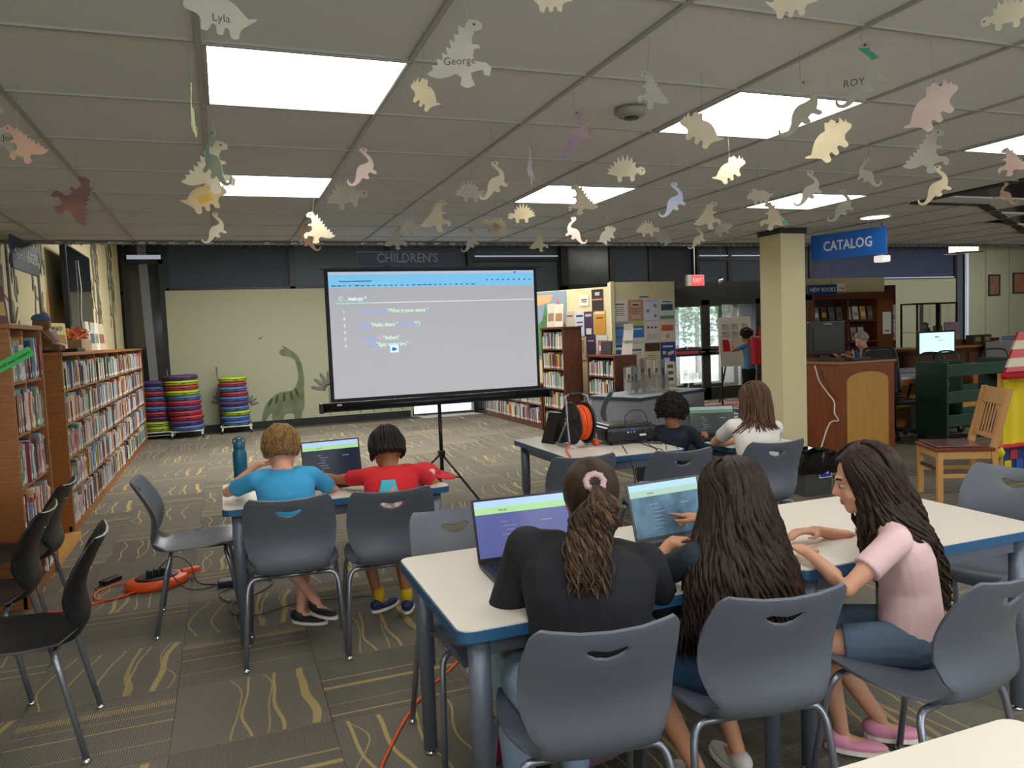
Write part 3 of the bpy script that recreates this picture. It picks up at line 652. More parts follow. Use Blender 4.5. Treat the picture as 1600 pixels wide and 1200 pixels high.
def bookcase(name, label, frame, bays, baylen, depth, height, nshelf, woodm, where, rnd, single_bays=0, group='', full=.95, end=.03, topover=.01, thick=(.008,.028), base=.09):
    """frame: local x along the front (left to right as seen), y outward, z up"""
    t = thing(name, label, 'bookcase', frame.to_translation()); inv = Matrix.Translation(-frame.to_translation()) @ frame
    W = bays*baylen+end
    for b in range(bays+1):
        x = b*baylen; w_ = end if b in (0, bays) else .02
        MB().bev((x,0,0 if b in (0,bays) else base),(x+w_,depth-(0 if b in (0,bays) else .02),height-.03), .004, woodm, inv).build('side_panel' if b in (0,bays) else 'divider', t)
    MB().bev((-topover,-.0,height-.03),(W+topover,depth+.012,height), .004, woodm, inv).build('top_board', t)
    MB().box((0,0,.0),(W,.012,height-.03), woodm, inv).build('back_panel', t)
    MB().box((0,depth-.04,0),(W,depth-.02,base), woodm, inv).build('plinth', t)
    hs = (height-.03-base)/nshelf
    for b in range(bays):
        for s in range(nshelf):
            z = base+s*hs
            o = MB().box((b*baylen+.03,.012,z-.018),(b*baylen+baylen,depth-.012,z), woodm, inv).build('shelf', t)
            nm = '%s shelf from top, %s bay, %s' % (ORD[nshelf-1-s], ORD[b], where)
            fill_shelf(frame @ Matrix.Translation((b*baylen+.026,.0,0)), baylen-.028, z, hs-.03, depth-.006, nm, rnd, b < single_bays, group, full, thick)
    return t
rnd = random.Random(11)
# frames: front facing +X (left wall): local x runs along +Y, y -> +X
FL = lambda x, y: Matrix.Translation((x,y,0)) @ Matrix(((0,1,0,0),(1,0,0,0),(0,0,1,0),(0,0,0,1)))
bookcase('tall_bookcase','tall oak bookcase at the left edge with two bays of thin books', FL(-1.58,5.26), 2, .41, .40, 1.72, 5, OAK, 'tall bookcase', rnd, 2, 'books in the tall bookcase')
bookcase('long_bookcase','long low oak bookcase running along the left wall, full of picture books', FL(-1.6,7.15), 7, .92, .35, 1.53, 5, OAK, 'long bookcase', rnd, 2, 'books in the long bookcase')
MB_ = MB().box((-1.58,6.09,0),(-1.2,7.12,.05), OAKL); tag(MB_.build('floor_plinth'), 'low light oak plinth on the floor between the two left bookcases', 'plinth')
# right-hand cases: front facing -X: local x runs along -Y
FR = lambda x, y: Matrix.Translation((x,y,0)) @ Matrix(((0,-1,0,0),(-1,0,0,0),(0,0,1,0),(0,0,0,1)))
bookcase('dark_bookcase','tall dark brown bookcase just right of the projection screen', FR(4.9,10.95), 1, .78, .30, 1.60, 5, CHERRY, 'the dark case', rnd, 0)
bookcase('low_dark_bookcase','low dark brown bookcase with a grey book display beside the poster partition', FR(5.25,10.0), 1, .80, .34, 1.18, 4, CHERRY, 'the low dark case', rnd, 0)
bookcase('low_bookcase','low brown bookcase running to the window behind the projection screen', FR(4.9,13.9), 3, .95, .30, .72, 2, CHERRY, 'the low case', rnd, 0)
o = stuff.build('rows_of_books'); tag(o, 'remaining rows of books standing in the farther bookcase bays', 'books', None, 'stuff')

# ---------------------------------------------------------------- left wall and bookcase tops
t = thing('television','large black wall mounted television above the long bookcase','television',(-1.45,9.5,2.2))
MB().bev((-.03,-.73,-.44),(.03,.73,.42), .01, mat('tv_back','1f2226',.35)).build('screen_panel', t)
MB().box((.03,-.70,-.41),(.032,.70,.40), mat('tv_glass','15181c',.08)).build('glass', t); MB().box((-.15,-.2,-.1),(-.03,.2,.1), BLACK).build('wall_bracket', t)
MB().tube([(.04,-.15,.3),(.045,-.1,0),(.04,-.2,-.3),(.05,-.1,-.62)], .006, WHITE).build('white_cable', t)
t = thing('hanging_sign','dark blue sign reading EASY READERS hanging from the ceiling at the left edge','sign',(-1.42,3.72,2.16), 0)
SY0, SY1 = 3.25, 4.08
MB().bev((-.008,-.42,-.12),(.008,.42,.12), .004, SIGND).build('board', t)
text('EASY READERS', .115, SIGNT, parent=t, T=TR((.0095,.06,.0), PI/2, PI/2), sx=.85)
MB().tube([(.01,-.36,0),(.01,-.33,.03),(.01,-.3,0),(.01,-.33,-.03)],.006,SIGNT).build('emblem', t)
for y in (-.3,.3): MB().cyl((0,y,.12),(0,y,.25),.0015,STEEL,6).build('hanger', t)
t = thing('exit_box','dark red box sign behind the easy readers sign','sign',(-1.58,4.9+.4,2.0)); MB().bev((-.02,-.14,-.08),(.05,.14,.08),.01,mat('dark_red','5e1f22',.5)).build('box', t)
t = thing('security_camera','small dark security camera on the ceiling above the left sign','camera',(-1.36,4.75,ZC-.01))
MB().cyl((0,0,0),(0,0,-.05),.02,mat('camera_white','9c988c',.5)).build('mount', t); MB().bev((-.04,-.05,-.12),(.05,.06,-.055),.015,mat('camera_white','9c988c',.5)).build('body', t)
MB().bev((-.03,-.075,-.125),(.04,-.05,-.06),.01,BLACK).build('lens_hood', t); MB().tube([(0,0,-.005),(-.1,-.2,-.004),(-.16,-.5,-.004)],.008,WHITE).build('conduit', t)
GREYV = mat('grey_vinyl','6e6a62',.7); OLIVE = mat('olive_vinyl','7f8458',.7)
def tree_decal(y, z0, z1, lb, seed, dens=20, spread=.36):
    q = random.Random(seed); t = thing('tree_decal', lb, 'wall decal', (-1.597,y,0), 0, 'tree decals on the cream wall'); m = MB(); lv = MB()
    m.tube([(0,0,z0),(0,.02,(z0+z1)/2),(0,-.03,z1)], [.03,.022,.012], GREYV, 6, None, True, .1)
    for k in range(dens):
        z = z0+.3+(z1-z0-.35)*k/dens; s = -1 if k%2 else 1; L_ = spread*q.uniform(.4,1); y1 = s*L_; zz = z+L_*.8
        if k%3 == 0: m.tube([(0,0,z),(0,y1*.5,z+.2*L_),(0,y1,zz)], .008, GREYV, 5, None, True, .2)
        for j in range(3):
            c = Vector((.001, y1*q.uniform(.5,1.1), zz+q.uniform(-.2,.2))); a = q.uniform(-.3,.3)
            lv.ell(c, (.002,.03,.085), OLIVE if q.random()<.7 else GREYV, None, 8, 4, Matrix.Rotation(a,3,'X'))
    m.build('trunk', t); o = lv.build('leaves', t); o['kind'] = 'stuff'
tree_decal(8.3,1.5,3.3,'tall tree wall decal with olive leaves left of the television',1); tree_decal(7.2,1.4,3.3,'tree wall decal partly behind the easy readers sign',5,18)
tree_decal(11.9,1.5,3.3,'tree wall decal right of the television, nearer of two',2); tree_decal(13.4,1.5,3.3,'slender tree wall decal farthest right near the window',3)
t = thing('mushroom_decal','orange, grey and yellow rounded decals left of the television','wall decal',(-1.597,8.75,1.55))
for y,h,c in ((-.25,.42,'8d8c92'),(-.02,.62,'d8a05a'),(.22,.45,'cfae62')): MB().ell((0,y,h/2),(.004,.1,h/2), mat('decal_'+c, c, .7)).build('shape', t)
# items on bookcase tops
def open_book(label, x, y, z, w, h, c, rz=0, group=None, d=.02, stripe=None, txt=None, tilt=.12):
    t = thing('display_book', label, 'book', (x,y,z+.002), 0, group, rot=(tilt,0,rz)); m = mat('cover_'+c, c, .5)
    b = MB().bev((-w/2,0,0),(w/2,d,h), .002, m); b.build('cover', t); MB().box((-w/2+.003,.003,h-.001),(w/2-.003,d-.003,h+.001), WHITE).build('pages', t)
    if stripe: MB().box((-w/2+.02,-.001,h*.25),(w/2-.02,.0,h*.6), mat('cover_'+stripe, stripe, .5)).build('cover_picture', t)
    if txt: text(txt, h*.22, mat('ink','2a2320',.6), parent=t, T=TR((0,-.0015,h*.8),0,PI/2))
    return t
for i,(x,y,c,w,h,st) in enumerate([(-1.42,5.35,'c9bfc0',.2,.30,'8a6f86'),(-1.36,5.6,'6e2c30',.16,.28,'c9a04e'),(-1.34,5.82,'5a2430',.14,.26,'caa650'),(-1.5,5.3,'d8cfb0',.18,.27,'6b7a4a')]):
    open_book(['pale pink picture book standing on the tall bookcase','dark red book with gold picture standing on the tall bookcase','maroon book standing at the right end on the tall bookcase top','cream book standing behind the pink one on the tall bookcase'][i], x, y, 1.722, w, h, c, 1.15, 'books standing on the tall bookcase', stripe=st, tilt=-.08)
t = thing('stuffed_toy','brown patchwork plush figure with blue and red cap sitting on the long bookcase','toy',(-1.42,7.4,1.532))
fur = mat('plush_brown','8a6548',.95,noise=.4,nscale=12)
b = MB(); b.ell((0,0,.1),(.1,.1,.1)); b.ell((0,0,.24),(.07,.07,.07)); b.tube([(.05,-.05,.05),(.14,-.08,.03)],[.045,.03]); b.tube([(.05,.05,.05),(.14,.1,.03)],[.045,.03]); b.tube([(0,-.08,.17),(.08,-.12,.09)],[.03,.02]); b.tube([(0,.08,.17),(.08,.12,.09)],[.03,.02]); b.ell((0,0,.03),(.14,.16,.03))
remesh_mb(b,'body',.008,fur,t); MB().ell((0,0,.29),(.075,.075,.04),mat('denim_cap','4a6c96',.8)).build('cap',t); MB().ell((.02,.03,.32),(.03,.03,.02),RED).build('pompom',t); MB().ell((.1,.11,.05),(.05,.04,.03),WHITE).build('paw',t)
open_book('yellow book lettered WHAT on the long bookcase', -1.40,7.95,1.532,.30,.26,'d8c67a',1.25,None,.02,'a8743e','WHAT?',-.05)
open_book('dark book leaning beside the plush figure', -1.38,7.72,1.532,.16,.2,'2a2526',1.2,None,.02,None,None,-.2)
t = thing('leaf_box','wooden box filled with orange and red paper leaves on the long bookcase','box',(-1.42,8.85,1.532))
MB().bev((-.11,-.3,0),(.11,.3,.12),.004,mat('raw_wood','a88f6a',.7,noise=.3,nscale=8)).build('box',t)
q = random.Random(4); m = MB()
for k in range(90):
    c = Vector((q.uniform(-.09,.09),q.uniform(-.28,.28),.13+q.random()*.09)); a = Vector((q.uniform(-1,1),q.uniform(-1,1),q.uniform(-1,1))).normalized()*.035; d = a.orthogonal().normalized()*.022
    m.add([c-a,c+d,c+a,c-d],[(0,1,2,3)],mat(['leaf_orange','leaf_red','leaf_gold'][k%3],['e0762a','b8362c','e0a83a'][k%3],.7))
o = m.build('paper_leaves',t); o['kind']='stuff'
t = thing('black_tray','flat black tray on the long bookcase before the leaf box','tray',(-1.36,8.2,1.532)); MB().bev((-.1,-.2,0),(.1,.2,.03),.01,BLACK).build('tray_body',t)
for i,(y,c,s) in enumerate([(9.5,'cfc6b4','8c8f96'),(9.85,'b9b1a2','555a60'),(10.15,'d8d2c6','7f8a6c'),(10.6,'c2b090','8a5a4a')]):
    open_book(['cream sheet cover book right of the leaf box on the long bookcase','grey brown book, second right of the leaf box','white book, third right of the leaf box','tan book, last one standing on the long bookcase'][i], -1.42,y,1.532,.26,.32,c,1.2,'books standing on the long bookcase',stripe=s,tilt=-.08)
t = thing('paper_tag','bright green paper slip with writing hanging on the tall bookcase end','label',(-1.17,5.24,1.5),0,None,(.25,-.5,0))
MB().box((-.1,-.012,-.03),(.12,-.01,.03),mat('green_paper','4fc46a',.7)).build('slip',t); text('small easy readers', .026, mat('ink','2a2320',.6), parent=t, T=TR((.01,-.013,0),0,PI/2))
t = thing('red_strap','dark red strap hanging at the far left edge of the tall bookcase','strap',(-1.3,5.235,1.35)); MB().box((-.012,-.006,-.3),(.012,.0,.1),RED).build('strap',t)
# cushion stacks on carts
def cushion_stack(x, y, cols, label, lean=0, r=.235):
    t = thing('cushion_cart', 'low wheeled metal cart under the %s' % label, 'cart', (x,y,0), 0, 'cushion carts')
    f = MB(); f.tube([(-.25,-.2,.12),(.25,-.2,.12),(.25,.2,.12),(-.25,.2,.12),(-.25,-.2,.12)],.012,WHITE); f.tube([(-.25,.2,.12),(-.27,.22,1.15)],.012,STEEL); f.build('frame',t)
    for sx in (-1,1):
        for sy in (-1,1):
            l = MB().tube([(sx*.22,sy*.18,.12),(sx*.24,sy*.2,.04)],.015,WHITE).build('leg',t); MB().cyl((sx*.24-.012,sy*.2,.028),(sx*.24+.012,sy*.2,.028),.028,BLACK,12).build('wheel',l)
    h = .084
    nm = {'r':'red','b':'blue','g':'lime green','p':'purple'}; cm = {'r':'a83444','b':'4a6ea6','g':'a3b92e','p':'54386a'}
    for i, c in enumerate(cols):
        t2 = thing('floor_cushion','%s round floor cushion, %s from the bottom of the %s' % (nm[c], ORD[i], label),'cushion',(x+lean*i*h,y-abs(lean)*.0,.134+i*h),0,'round floor cushions in stacks')
        q = random.Random(i); ox, oy = q.uniform(-.012,.012), q.uniform(-.012,.012)
        MB().lathe([(r-.03,0),(r-.008,.008),(r,.03),(r,h-.036),(r-.008,h-.012),(r-.03,h-.004)],mat('cushion_'+nm[c],cm[c],.7,bump=.2),28,TR((ox,oy,0))).build('pad',t2)
        MB().lathe([(r+.002,h/2-.005),(r+.004,h/2),(r+.002,h/2+.005)],BLACK,28,TR((ox,oy,0))).build('piping',t2)
        MB().tube([(ox+.02,oy-r-.002,h*.5),(ox+.05,oy-r-.02,h*.45),(ox+.08,oy-r-.002,h*.5)],.006,BLACK,6).build('handle',t2)
cushion_stack(-1.1,14.1,'ggprbrbrbp','left cushion stack')
cushion_stack(-.66,13.95,'bprrprbgrgp','middle tilted cushion stack',-.07,.27)
cushion_stack(.12,14.15,'bbgbpbrbrg','right cushion stack',-.03)
# ---------------------------------------------------------------- projection screen
t = thing('projection_screen','white pull-up projection screen on a black tripod showing code under a blue toolbar','screen',(1.87,6.95,0))
sx0, sx1, sz0, sz1 = -1.01, 1.02, .985, 2.165
SCR = mat('screen_projected_grey','bcbdc4',.8,emit=.42,noise=.04,nscale=1.5)  # the projector's light is put into this material as glow
MB().box((sx0,-.004,sz0),(sx1,.0,sz1), mat('screen_black_border','0d0e10',.6)).build('screen_fabric',t)
MB().box((sx0+.035,-.006,sz0+.03),(sx1-.03,-.004,sz1-.02), SCR).build('projected_page',t)
TOPB = mat('toolbar_blue','7cc4ee',.7,emit=.55)
MB().box((sx0+.035,-.0065,sz1-.16),(sx1-.03,-.006,sz1-.045), TOPB).box((sx0+.035,-.0065,sz1-.045),(sx1-.03,-.006,sz1-.02), mat('tab_strip','b9c9e0',.7,emit=.5)).box((.78,-.007,sz1-.045),(.81,-.0065,sz1-.03),mat('link_blue','5a78e8',.7,emit=.5)).build('browser_toolbar',t)
TXB = mat('code_blue','7f9cf2',.7,emit=.6); TXG = mat('code_green','c4f2c8',.7,emit=.7); TXW = mat('code_white','f0f4ff',.7,emit=.7); TXR = mat('code_red','e8a0a8',.7,emit=.5); TXD = mat('bar_text','4d7da8',.7)
def stx(s, x, z, size, m, al='LEFT'): return text(s, size, m, sx=.88, parent=t, T=TR((x,-.0075,z),0,PI/2), align=al, ext=.0004)
stx('main.py *', sx0+.2, 1.905, .05, TXW)
MB().box((sx0+.09,-.0075,1.862),(sx0+.42,-.007,1.868), mat('tab_green','8fe0b8',.7,emit=.7)).box((sx0+.42,-.0075,1.863),(sx1-.03,-.007,1.866),TXW).build('tab_underline',t)
MB().tube([(sx0+.14+.018*math.cos(a),-.0075,1.905+.018*math.sin(a)) for a in [i*PI/5 for i in range(9)]],.002,TXG,4).build('tab_icon',t)
for z, parts in ((1.79,[('name',TXB,.0),('= input(',TXB,.115),('"What is your name "',TXG,.265),(')',TXB,.70)]),(1.665,[('print(',TXB,0),('"Hello there "',TXG,.1),('+ name +',TXB,.36),('"!")',TXG,.53)]),(1.545,[('if',TXB,.01),('name',TXB,.05),('==',TXR,.15),('"bobert"',TXG,.215),(':',TXB,.38)]),(1.485,[('print(',TXB,.06),('"Epic name bro"',TXG,.15),(')',TXB,.44)])):
    for s, m, dx in parts: stx(s, sx0+.30+dx*.93, z, .05, m)
for i, z in enumerate((1.79,1.727,1.665,1.605,1.545,1.485)): stx(str(i+1), sx0+.15, z, .035, TXW)
q = random.Random(2); b = MB()
for k in range(26): x = sx0+.06+k*.052; b.box((x,-.0072,sz1-.148),(x+q.uniform(.015,.04),-.0067,sz1-.14), TXD)
for k in range(9): x = .5+k*.055; b.box((x,-.0072,sz1-.112),(x+.015,-.0067,sz1-.1), TXD)
b.box((sx0+.13,-.0072,sz1-.108),(sx0+.42,-.0067,sz1-.1), TXD); b.build('bookmark_row',t)
MB().bev((-.45,-.009,1.41),(-.375,-.006,1.475),.002,mat('icon_pale','bfe6fb',.6,emit=.8)).build('popup_icon',t); MB().box((-.435,-.0095,1.425),(-.405,-.009,1.455),mat('icon_blue','2a6fd0',.6,emit=.4)).box((-.42,-.0097,1.43),(-.39,-.009,1.445),mat('icon_blue','2a6fd0',.6)).build('popup_symbol',t)
CASE = mat('screen_case','1b1d24',.35,.2)
MB().tube([(sx0-.08,0,sz0-.045),(sx1+.09,0,sz0-.045)],.042,CASE,14).build('roller_case',t)
MB().bev((sx0-.1,-.05,sz0-.09),(sx0-.07,.05,sz0),.005,BLACK).build('end_cap',t); MB().bev((sx1+.08,-.05,sz0-.09),(sx1+.11,.05,sz0),.005,BLACK).build('end_cap',t); MB().box((sx0+.05,-.044,sz0-.03),(sx0+.09,-.038,sz0-.015),WHITE).build('case_sticker',t)
MB().bev((sx0-.04,-.012,sz1),(sx1+.06,.012,sz1+.02),.003,BLACK).build('top_bar',t)
MB().cyl((0,.05,.42),(0,.05,sz1+.02),.013,BLACK,10).build('pole',t); MB().cyl((0,.05,.2),(0,.05,.95),.018,BLACK,12).build('lower_tube',t)
hub = MB().bev((-.03,.02,.4),(.03,.08,.46),.008,BLACK).build('hub',t)
for a in (-62,178,58+20):
    d = Vector((math.cos(math.radians(a)),math.sin(math.radians(a)),0)); p0 = Vector((0,.05,.43)); p1 = p0+d*.5+Vector((0,0,-.415))
    l = MB().tube([p0,p1],.011,BLACK,8).build('leg',t); MB().cyl(p1+Vector((0,0,-.012)),p1+Vector((0,0,.02)),.016,BLACK,10).build('rubber_foot',l)
    MB().tube([Vector((0,.05,.22)),p0+d*.26+Vector((0,0,-.21))],.007,BLACK,6).build('brace',t)
# ---------------------------------------------------------------- signs
def sign(label, w, h, loc, rz, txt, m, ts, hang=.0, tm=None, sx=.9, name='hanging_sign', hx=.3):
    t = thing(name, label, 'sign', loc, rz); MB().bev((-w/2,-.01,-h/2),(w/2,.01,h/2),.004,m).build('board',t)
    text(txt, ts, tm or SIGNT, parent=t, T=TR((0,-.0115,0),0,PI/2), sx=sx, bold=.002)
    if hang:
        for s in (-1,1): MB().cyl((s*w*hx,0,h/2),(s*w*hx,0,h/2+hang),.002,STEEL,6).build('hanger',t)
    return t
for o in [o for o in bpy.data.objects if o.get('label','').startswith('dark blue sign reading EASY')]:
    o.location = (-1.38,6.82,2.27)
sign("dark blue hanging sign with letters CHILDREN'S above the projection screen",.93,.125,(1.66,7.12,2.28),0,"CHILDREN'S",SIGND,.12,0.08,mat('sign_grey_letters','8f9499',.5),hx=.0)
sign('bright blue sign reading CATALOG hanging beside the cream pillar',.72,.24,(5.40,5.53,2.23),math.radians(-72.5),'CATALOG',mat('bright_blue_sign','1d62b8',.28,coat=.3),.125,.06,sx=.8)
sign('blue sign reading NEW BOOKS above the cherry bookcase',.62,.17,(9.78,10.6,2.07),0,'NEW BOOKS',SIGNB,.10,1.2,sx=.95)
t = thing('paper_note','small white paper note taped above the new books sign','note',(10.185,10.6,2.11)); MB().box((-.1,-.004,-.07),(.1,0,.07),WHITE).build('sheet',t); MB().box((-.06,-.005,-.02),(.0,-.004,-.01),RED).box((.02,-.005,-.03),(.07,-.004,-.01),DGREY).build('print',t)
t = thing('exit_sign','lit red EXIT sign above the entrance doors','exit sign',(8.77,12.95,2.425)); MB().bev((-.2,-.04,-.11),(.2,.04,.11),.01,mat('exit_case','b9b5ae',.5)).build('case',t); MB().box((-.1,-.044,-.1),(.18,-.04,.1),mat('exit_red','ee3a3a',.4,emit=1.6)).build('panel',t); text('EXIT',.13,mat('exit_letters','ff9a90',.5,emit=1.2),parent=t,T=TR((.04,-.0455,0),0,PI/2),sx=.8)
MB().cyl((0,0,.11),(0,0,.93),.01,WHITE,8).build('hanging_rod',t)
t = thing('emergency_light','small chrome twin-head emergency light right of the exit sign','light fixture',(9.35,12.95,2.4)); MB().ell((0,0,0),(.045,.04,.06),CHROME).ell((.06,0,.02),(.035,.03,.05),CHROME).build('lamp_heads',t); MB().cyl((.03,0,.05),(.03,0,.95),.006,DGREY,6).build('rod',t)
# ---------------------------------------------------------------- paper dinosaurs
def cm_smooth(P, n=2):
    out = []; L_ = len(P)
    for i in range(L_):
        a,b_,c,d = [Vector(P[(i+k)%L_]) for k in (-1,0,1,2)]
        for k in range(n): q = k/n; out.append(tuple(.5*((2*b_)+(c-a)*q+(2*a-5*b_+4*c-d)*q*q+(3*b_-a-3*c+d)*q**3)))
    return out
def paper(name, c1, c2=None, tr=.5):
    m = mat('paper_'+name, c1, .85, col2=c2 or None, noise=.05, nscale=9)
    if not m.get('tr'):
        N = m.node_tree.nodes; L = m.node_tree.links; b = N['Principled BSDF']; tl = N.new('ShaderNodeBsdfTranslucent'); ms = N.new('ShaderNodeMixShader'); ms.inputs[0].default_value = tr
        if b.inputs['Base Color'].links: L.new(b.inputs['Base Color'].links[0].from_socket, tl.inputs[0])
        L.new(b.outputs[0], ms.inputs[1]); L.new(tl.outputs[0], ms.inputs[2]); L.new(ms.outputs[0], N['Material Output'].inputs[0]); m['tr'] = 1
    return m
PC = {'grey':('cbc8ba','bfbcb0'),'cream':('e3dcc6','d6cfb8'),'bright':('fff8e2','f3ead0'),'pink':('d8b2a6','d9bd94'),'pinkpale':('e4dad0','dcc6bd'),'purple':('8a7278','b98a70'),'green':('c4dcb2','e8e4d0'),'greenblue':('8aa9a4','b9b89c'),
 'yellow':('efe0a6','f0dcc0'),'orangeblue':('e2c49a','bdbfdc'),'violet':('d6bcae','a894b4'),'blue':('b9c4d8','c8ccd8'),'striped':('e8dcc4','9d917c'),'greenneck':('c9c6ba','bcb9ae'),'greentail':('e8e0c8','dcd4bc')}
INK = mat('pencil_ink','4c4a48',.8)
for (ty,x,y,z,s,mi,rot,yaw,col,lb,tx) in DINOS:
    t = thing('paper_dinosaur', lb, 'paper cutout', (x,y,z), math.radians(yaw), 'paper dinosaurs hanging from the ceiling')
    P = [((px-.5)*(-1 if mi else 1)*s, (py-.5)*s) for px, py in cm_smooth(OUT[ty], 2 if ty in 'BT' else 1)]
    a = math.radians(rot); P = [(p[0]*math.cos(a)-p[1]*math.sin(a), p[0]*math.sin(a)+p[1]*math.cos(a)) for p in P]
    m = paper(col, *PC[col]); T = Matrix.Rotation(PI/2,4,'X')
    MB().prism(P, .0012, m, T).build('cutout', t)
    top = max(P, key=lambda p: p[1]-abs(p[0])*.4)
    MB().tube([(top[0],0,top[1]-.004),(top[0]*.3,0,ZC-z)], .0007, mat('fishing_line','8a887e',.5), 4).build('string', t)
    if tx: text(tx, s*.16, INK, parent=t, T=TR((0 if ty!='B' else -.1*s*(-1 if mi else 1),-.0015,-.1*s),0,PI/2), ext=.0002)
    h = MB(); e = {'B':(.566,.955),'T':(.84,.66),'S':(.92,.38),'R':(.74,.92)}[ty]; ex = (e[0]-.5)*(-1 if mi else 1)*s; ez = (e[1]-.5)*s
    ex, ez = ex*math.cos(a)-ez*math.sin(a), ex*math.sin(a)+ez*math.cos(a)
    h.tube([(ex,-.0016,ez),(ex,-.0022,ez)], s*.02, INK, 8); h.build('eye', t)
    if col in ('greenneck','greentail','striped','yellow'):
        k = MB(); gm = mat('crayon_'+col, {'greenneck':'3f8f74','greentail':'58b982','striped':'8d7c68','yellow':'d9b24a'}[col], .8)
        rg = {'greenneck':((.4,.82),(.7,.93)),'greentail':((0,.28),(.1,.45)),'striped':((.3,.7),(.3,.5)),'yellow':((.4,.75),(.1,.3))}[col]
        Q = [(max(rg[0][0],min(rg[0][1],px)), max(rg[1][0],min(rg[1][1],py))) for px,py in OUT[ty]]
        if col in ('greenneck','greentail'):
            Q = [p for p in OUT[ty] if rg[0][0]<=p[0]<=rg[0][1] and rg[1][0]<=p[1]<=rg[1][1]]
        else: Q = [(.35,.35),(.65,.35),(.65,.5),(.35,.5)]
        Q = [((px-.5)*.96*(-1 if mi else 1)*s, (py-.5)*.99*s) for px,py in Q]; Q = [(p[0]*math.cos(a)-p[1]*math.sin(a), p[0]*math.sin(a)+p[1]*math.cos(a)) for p in Q]
        if len(Q) > 2: k.prism(Q, .0004, gm, T, z0=.0013); k.build('crayon_patch', t)
# ---------------------------------------------------------------- mural decals on the back panel
MY = 14.535
t = thing('dinosaur_decal','green watercolour long-necked dinosaur decal on the sage wall panel','wall decal',(1.02,MY,0))
GD = mat('decal_green_dino','768060',.8,col2='566044',nscale=5); P = [(.02,1.0),(.0,.94),(.05,.90),(.16,.91),(.24,.86),(.28,.72),(.29,.55),(.27,.44),(.30,.36),(.30,.2),(.30,.05),(.40,.04),(.42,.2),(.48,.27),(.60,.26),(.62,.06),(.73,.04),(.78,.22),(.86,.12),(.9,0),(.98,.02),(.98,.18),(.9,.34),(.78,.46),(.62,.53),(.48,.52),(.40,.56),(.385,.7),(.36,.86),(.28,.97),(.16,.99),(.1,1.04)]
P = cm_smooth([(-0.09,1.34),(-0.06,1.4),(-0.01,1.41),(-0.03,1.47),(0.03,1.44),(0.13,1.37),(0.23,1.27),(0.29,1.11),(0.32,0.89),(0.31,0.61),(0.3,0.34),(0.25,0.22),(0.23,0.09),(0.12,0.09),(0.1,0.22),(-0.05,0.22),(-0.1,0.12),(-0.27,0.12),(-0.28,0.25),(-0.34,0.21),(-0.42,0.08),(-0.46,0.13),(-0.42,0.31),(-0.34,0.46),(-0.22,0.57),(-0.08,0.63),(0.07,0.64),(0.16,0.71),(0.22,0.87),(0.21,1.06),(0.17,1.21),(0.08,1.27),(-0.03,1.29)], 3)
MB().prism(P,.003,GD,Matrix.Rotation(PI/2,4,'X')).build('body',t)
b = MB()
for x,z,a_ in ((-.3,.45,.5),(-.18,.5,.3),(-.05,.53,.1),(.08,.54,-.1),(.18,.6,-.3)): b.ell((x,-.004,z),(.025,.001,.09),mat('decal_dark_stripe','3e4a30',.8),None,8,4,Matrix.Rotation(a_,3,'Y'))
b.build('stripes',t)
PGr = mat('decal_leaf_green','5d6a4a',.8); PGy = mat('decal_leaf_grey','6f7168',.8)
def plant_decal(x, w, h, m, lb, n=7):
    t = thing('plant_decal', lb, 'wall decal', (x,MY,.14), 0, 'plant decals along the bottom of the sage panel'); b = MB()
    b.box((-.008,-.002,0),(.008,0,h*.7),m)
    for k in range(n):
        a = PI*(k+.5)/n; c = Vector((math.cos(a)*w*.35,-.002,h*.62+math.sin(a)*h*.3)); b.ell(c,(w*.26,.002,h*.05),m,None,8,4,Matrix.Rotation(-a,3,'Y'))
    b.build('leaves',t)
for i,(x,w,h,m,lb) in enumerate([(.35,.3,.45,PGy,'grey curly plant decal left of the dinosaur decal'),(1.78,.55,.75,PGy,'tall grey shrub decal right of the dinosaur decal'),(2.1,.4,.5,PGy,'grey flower decal partly behind the screen case'),(2.35,.16,.3,PGr,'small round bush decal under the screen'),(2.6,.3,.38,PGr,'left green palm decal under the screen'),(2.92,.22,.3,PGr,'middle small palm decal under the screen'),(3.15,.25,.34,PGr,'rightmost palm decal under the screen'),(-.1,.3,.55,PGy,'grey plant decal behind the right cushion stack')]): plant_decal(x,w,h,m,lb)
t = thing('bird_decal','tiny red bird decal on the sage panel left of the screen','wall decal',(.62,MY,1.62)); MB().add([(-.05,0,.02),(0,0,-.02),(.06,0,.05),(0,0,.01)],[(0,1,2,3)],mat('decal_red','8a3a44',.7)).build('bird',t)
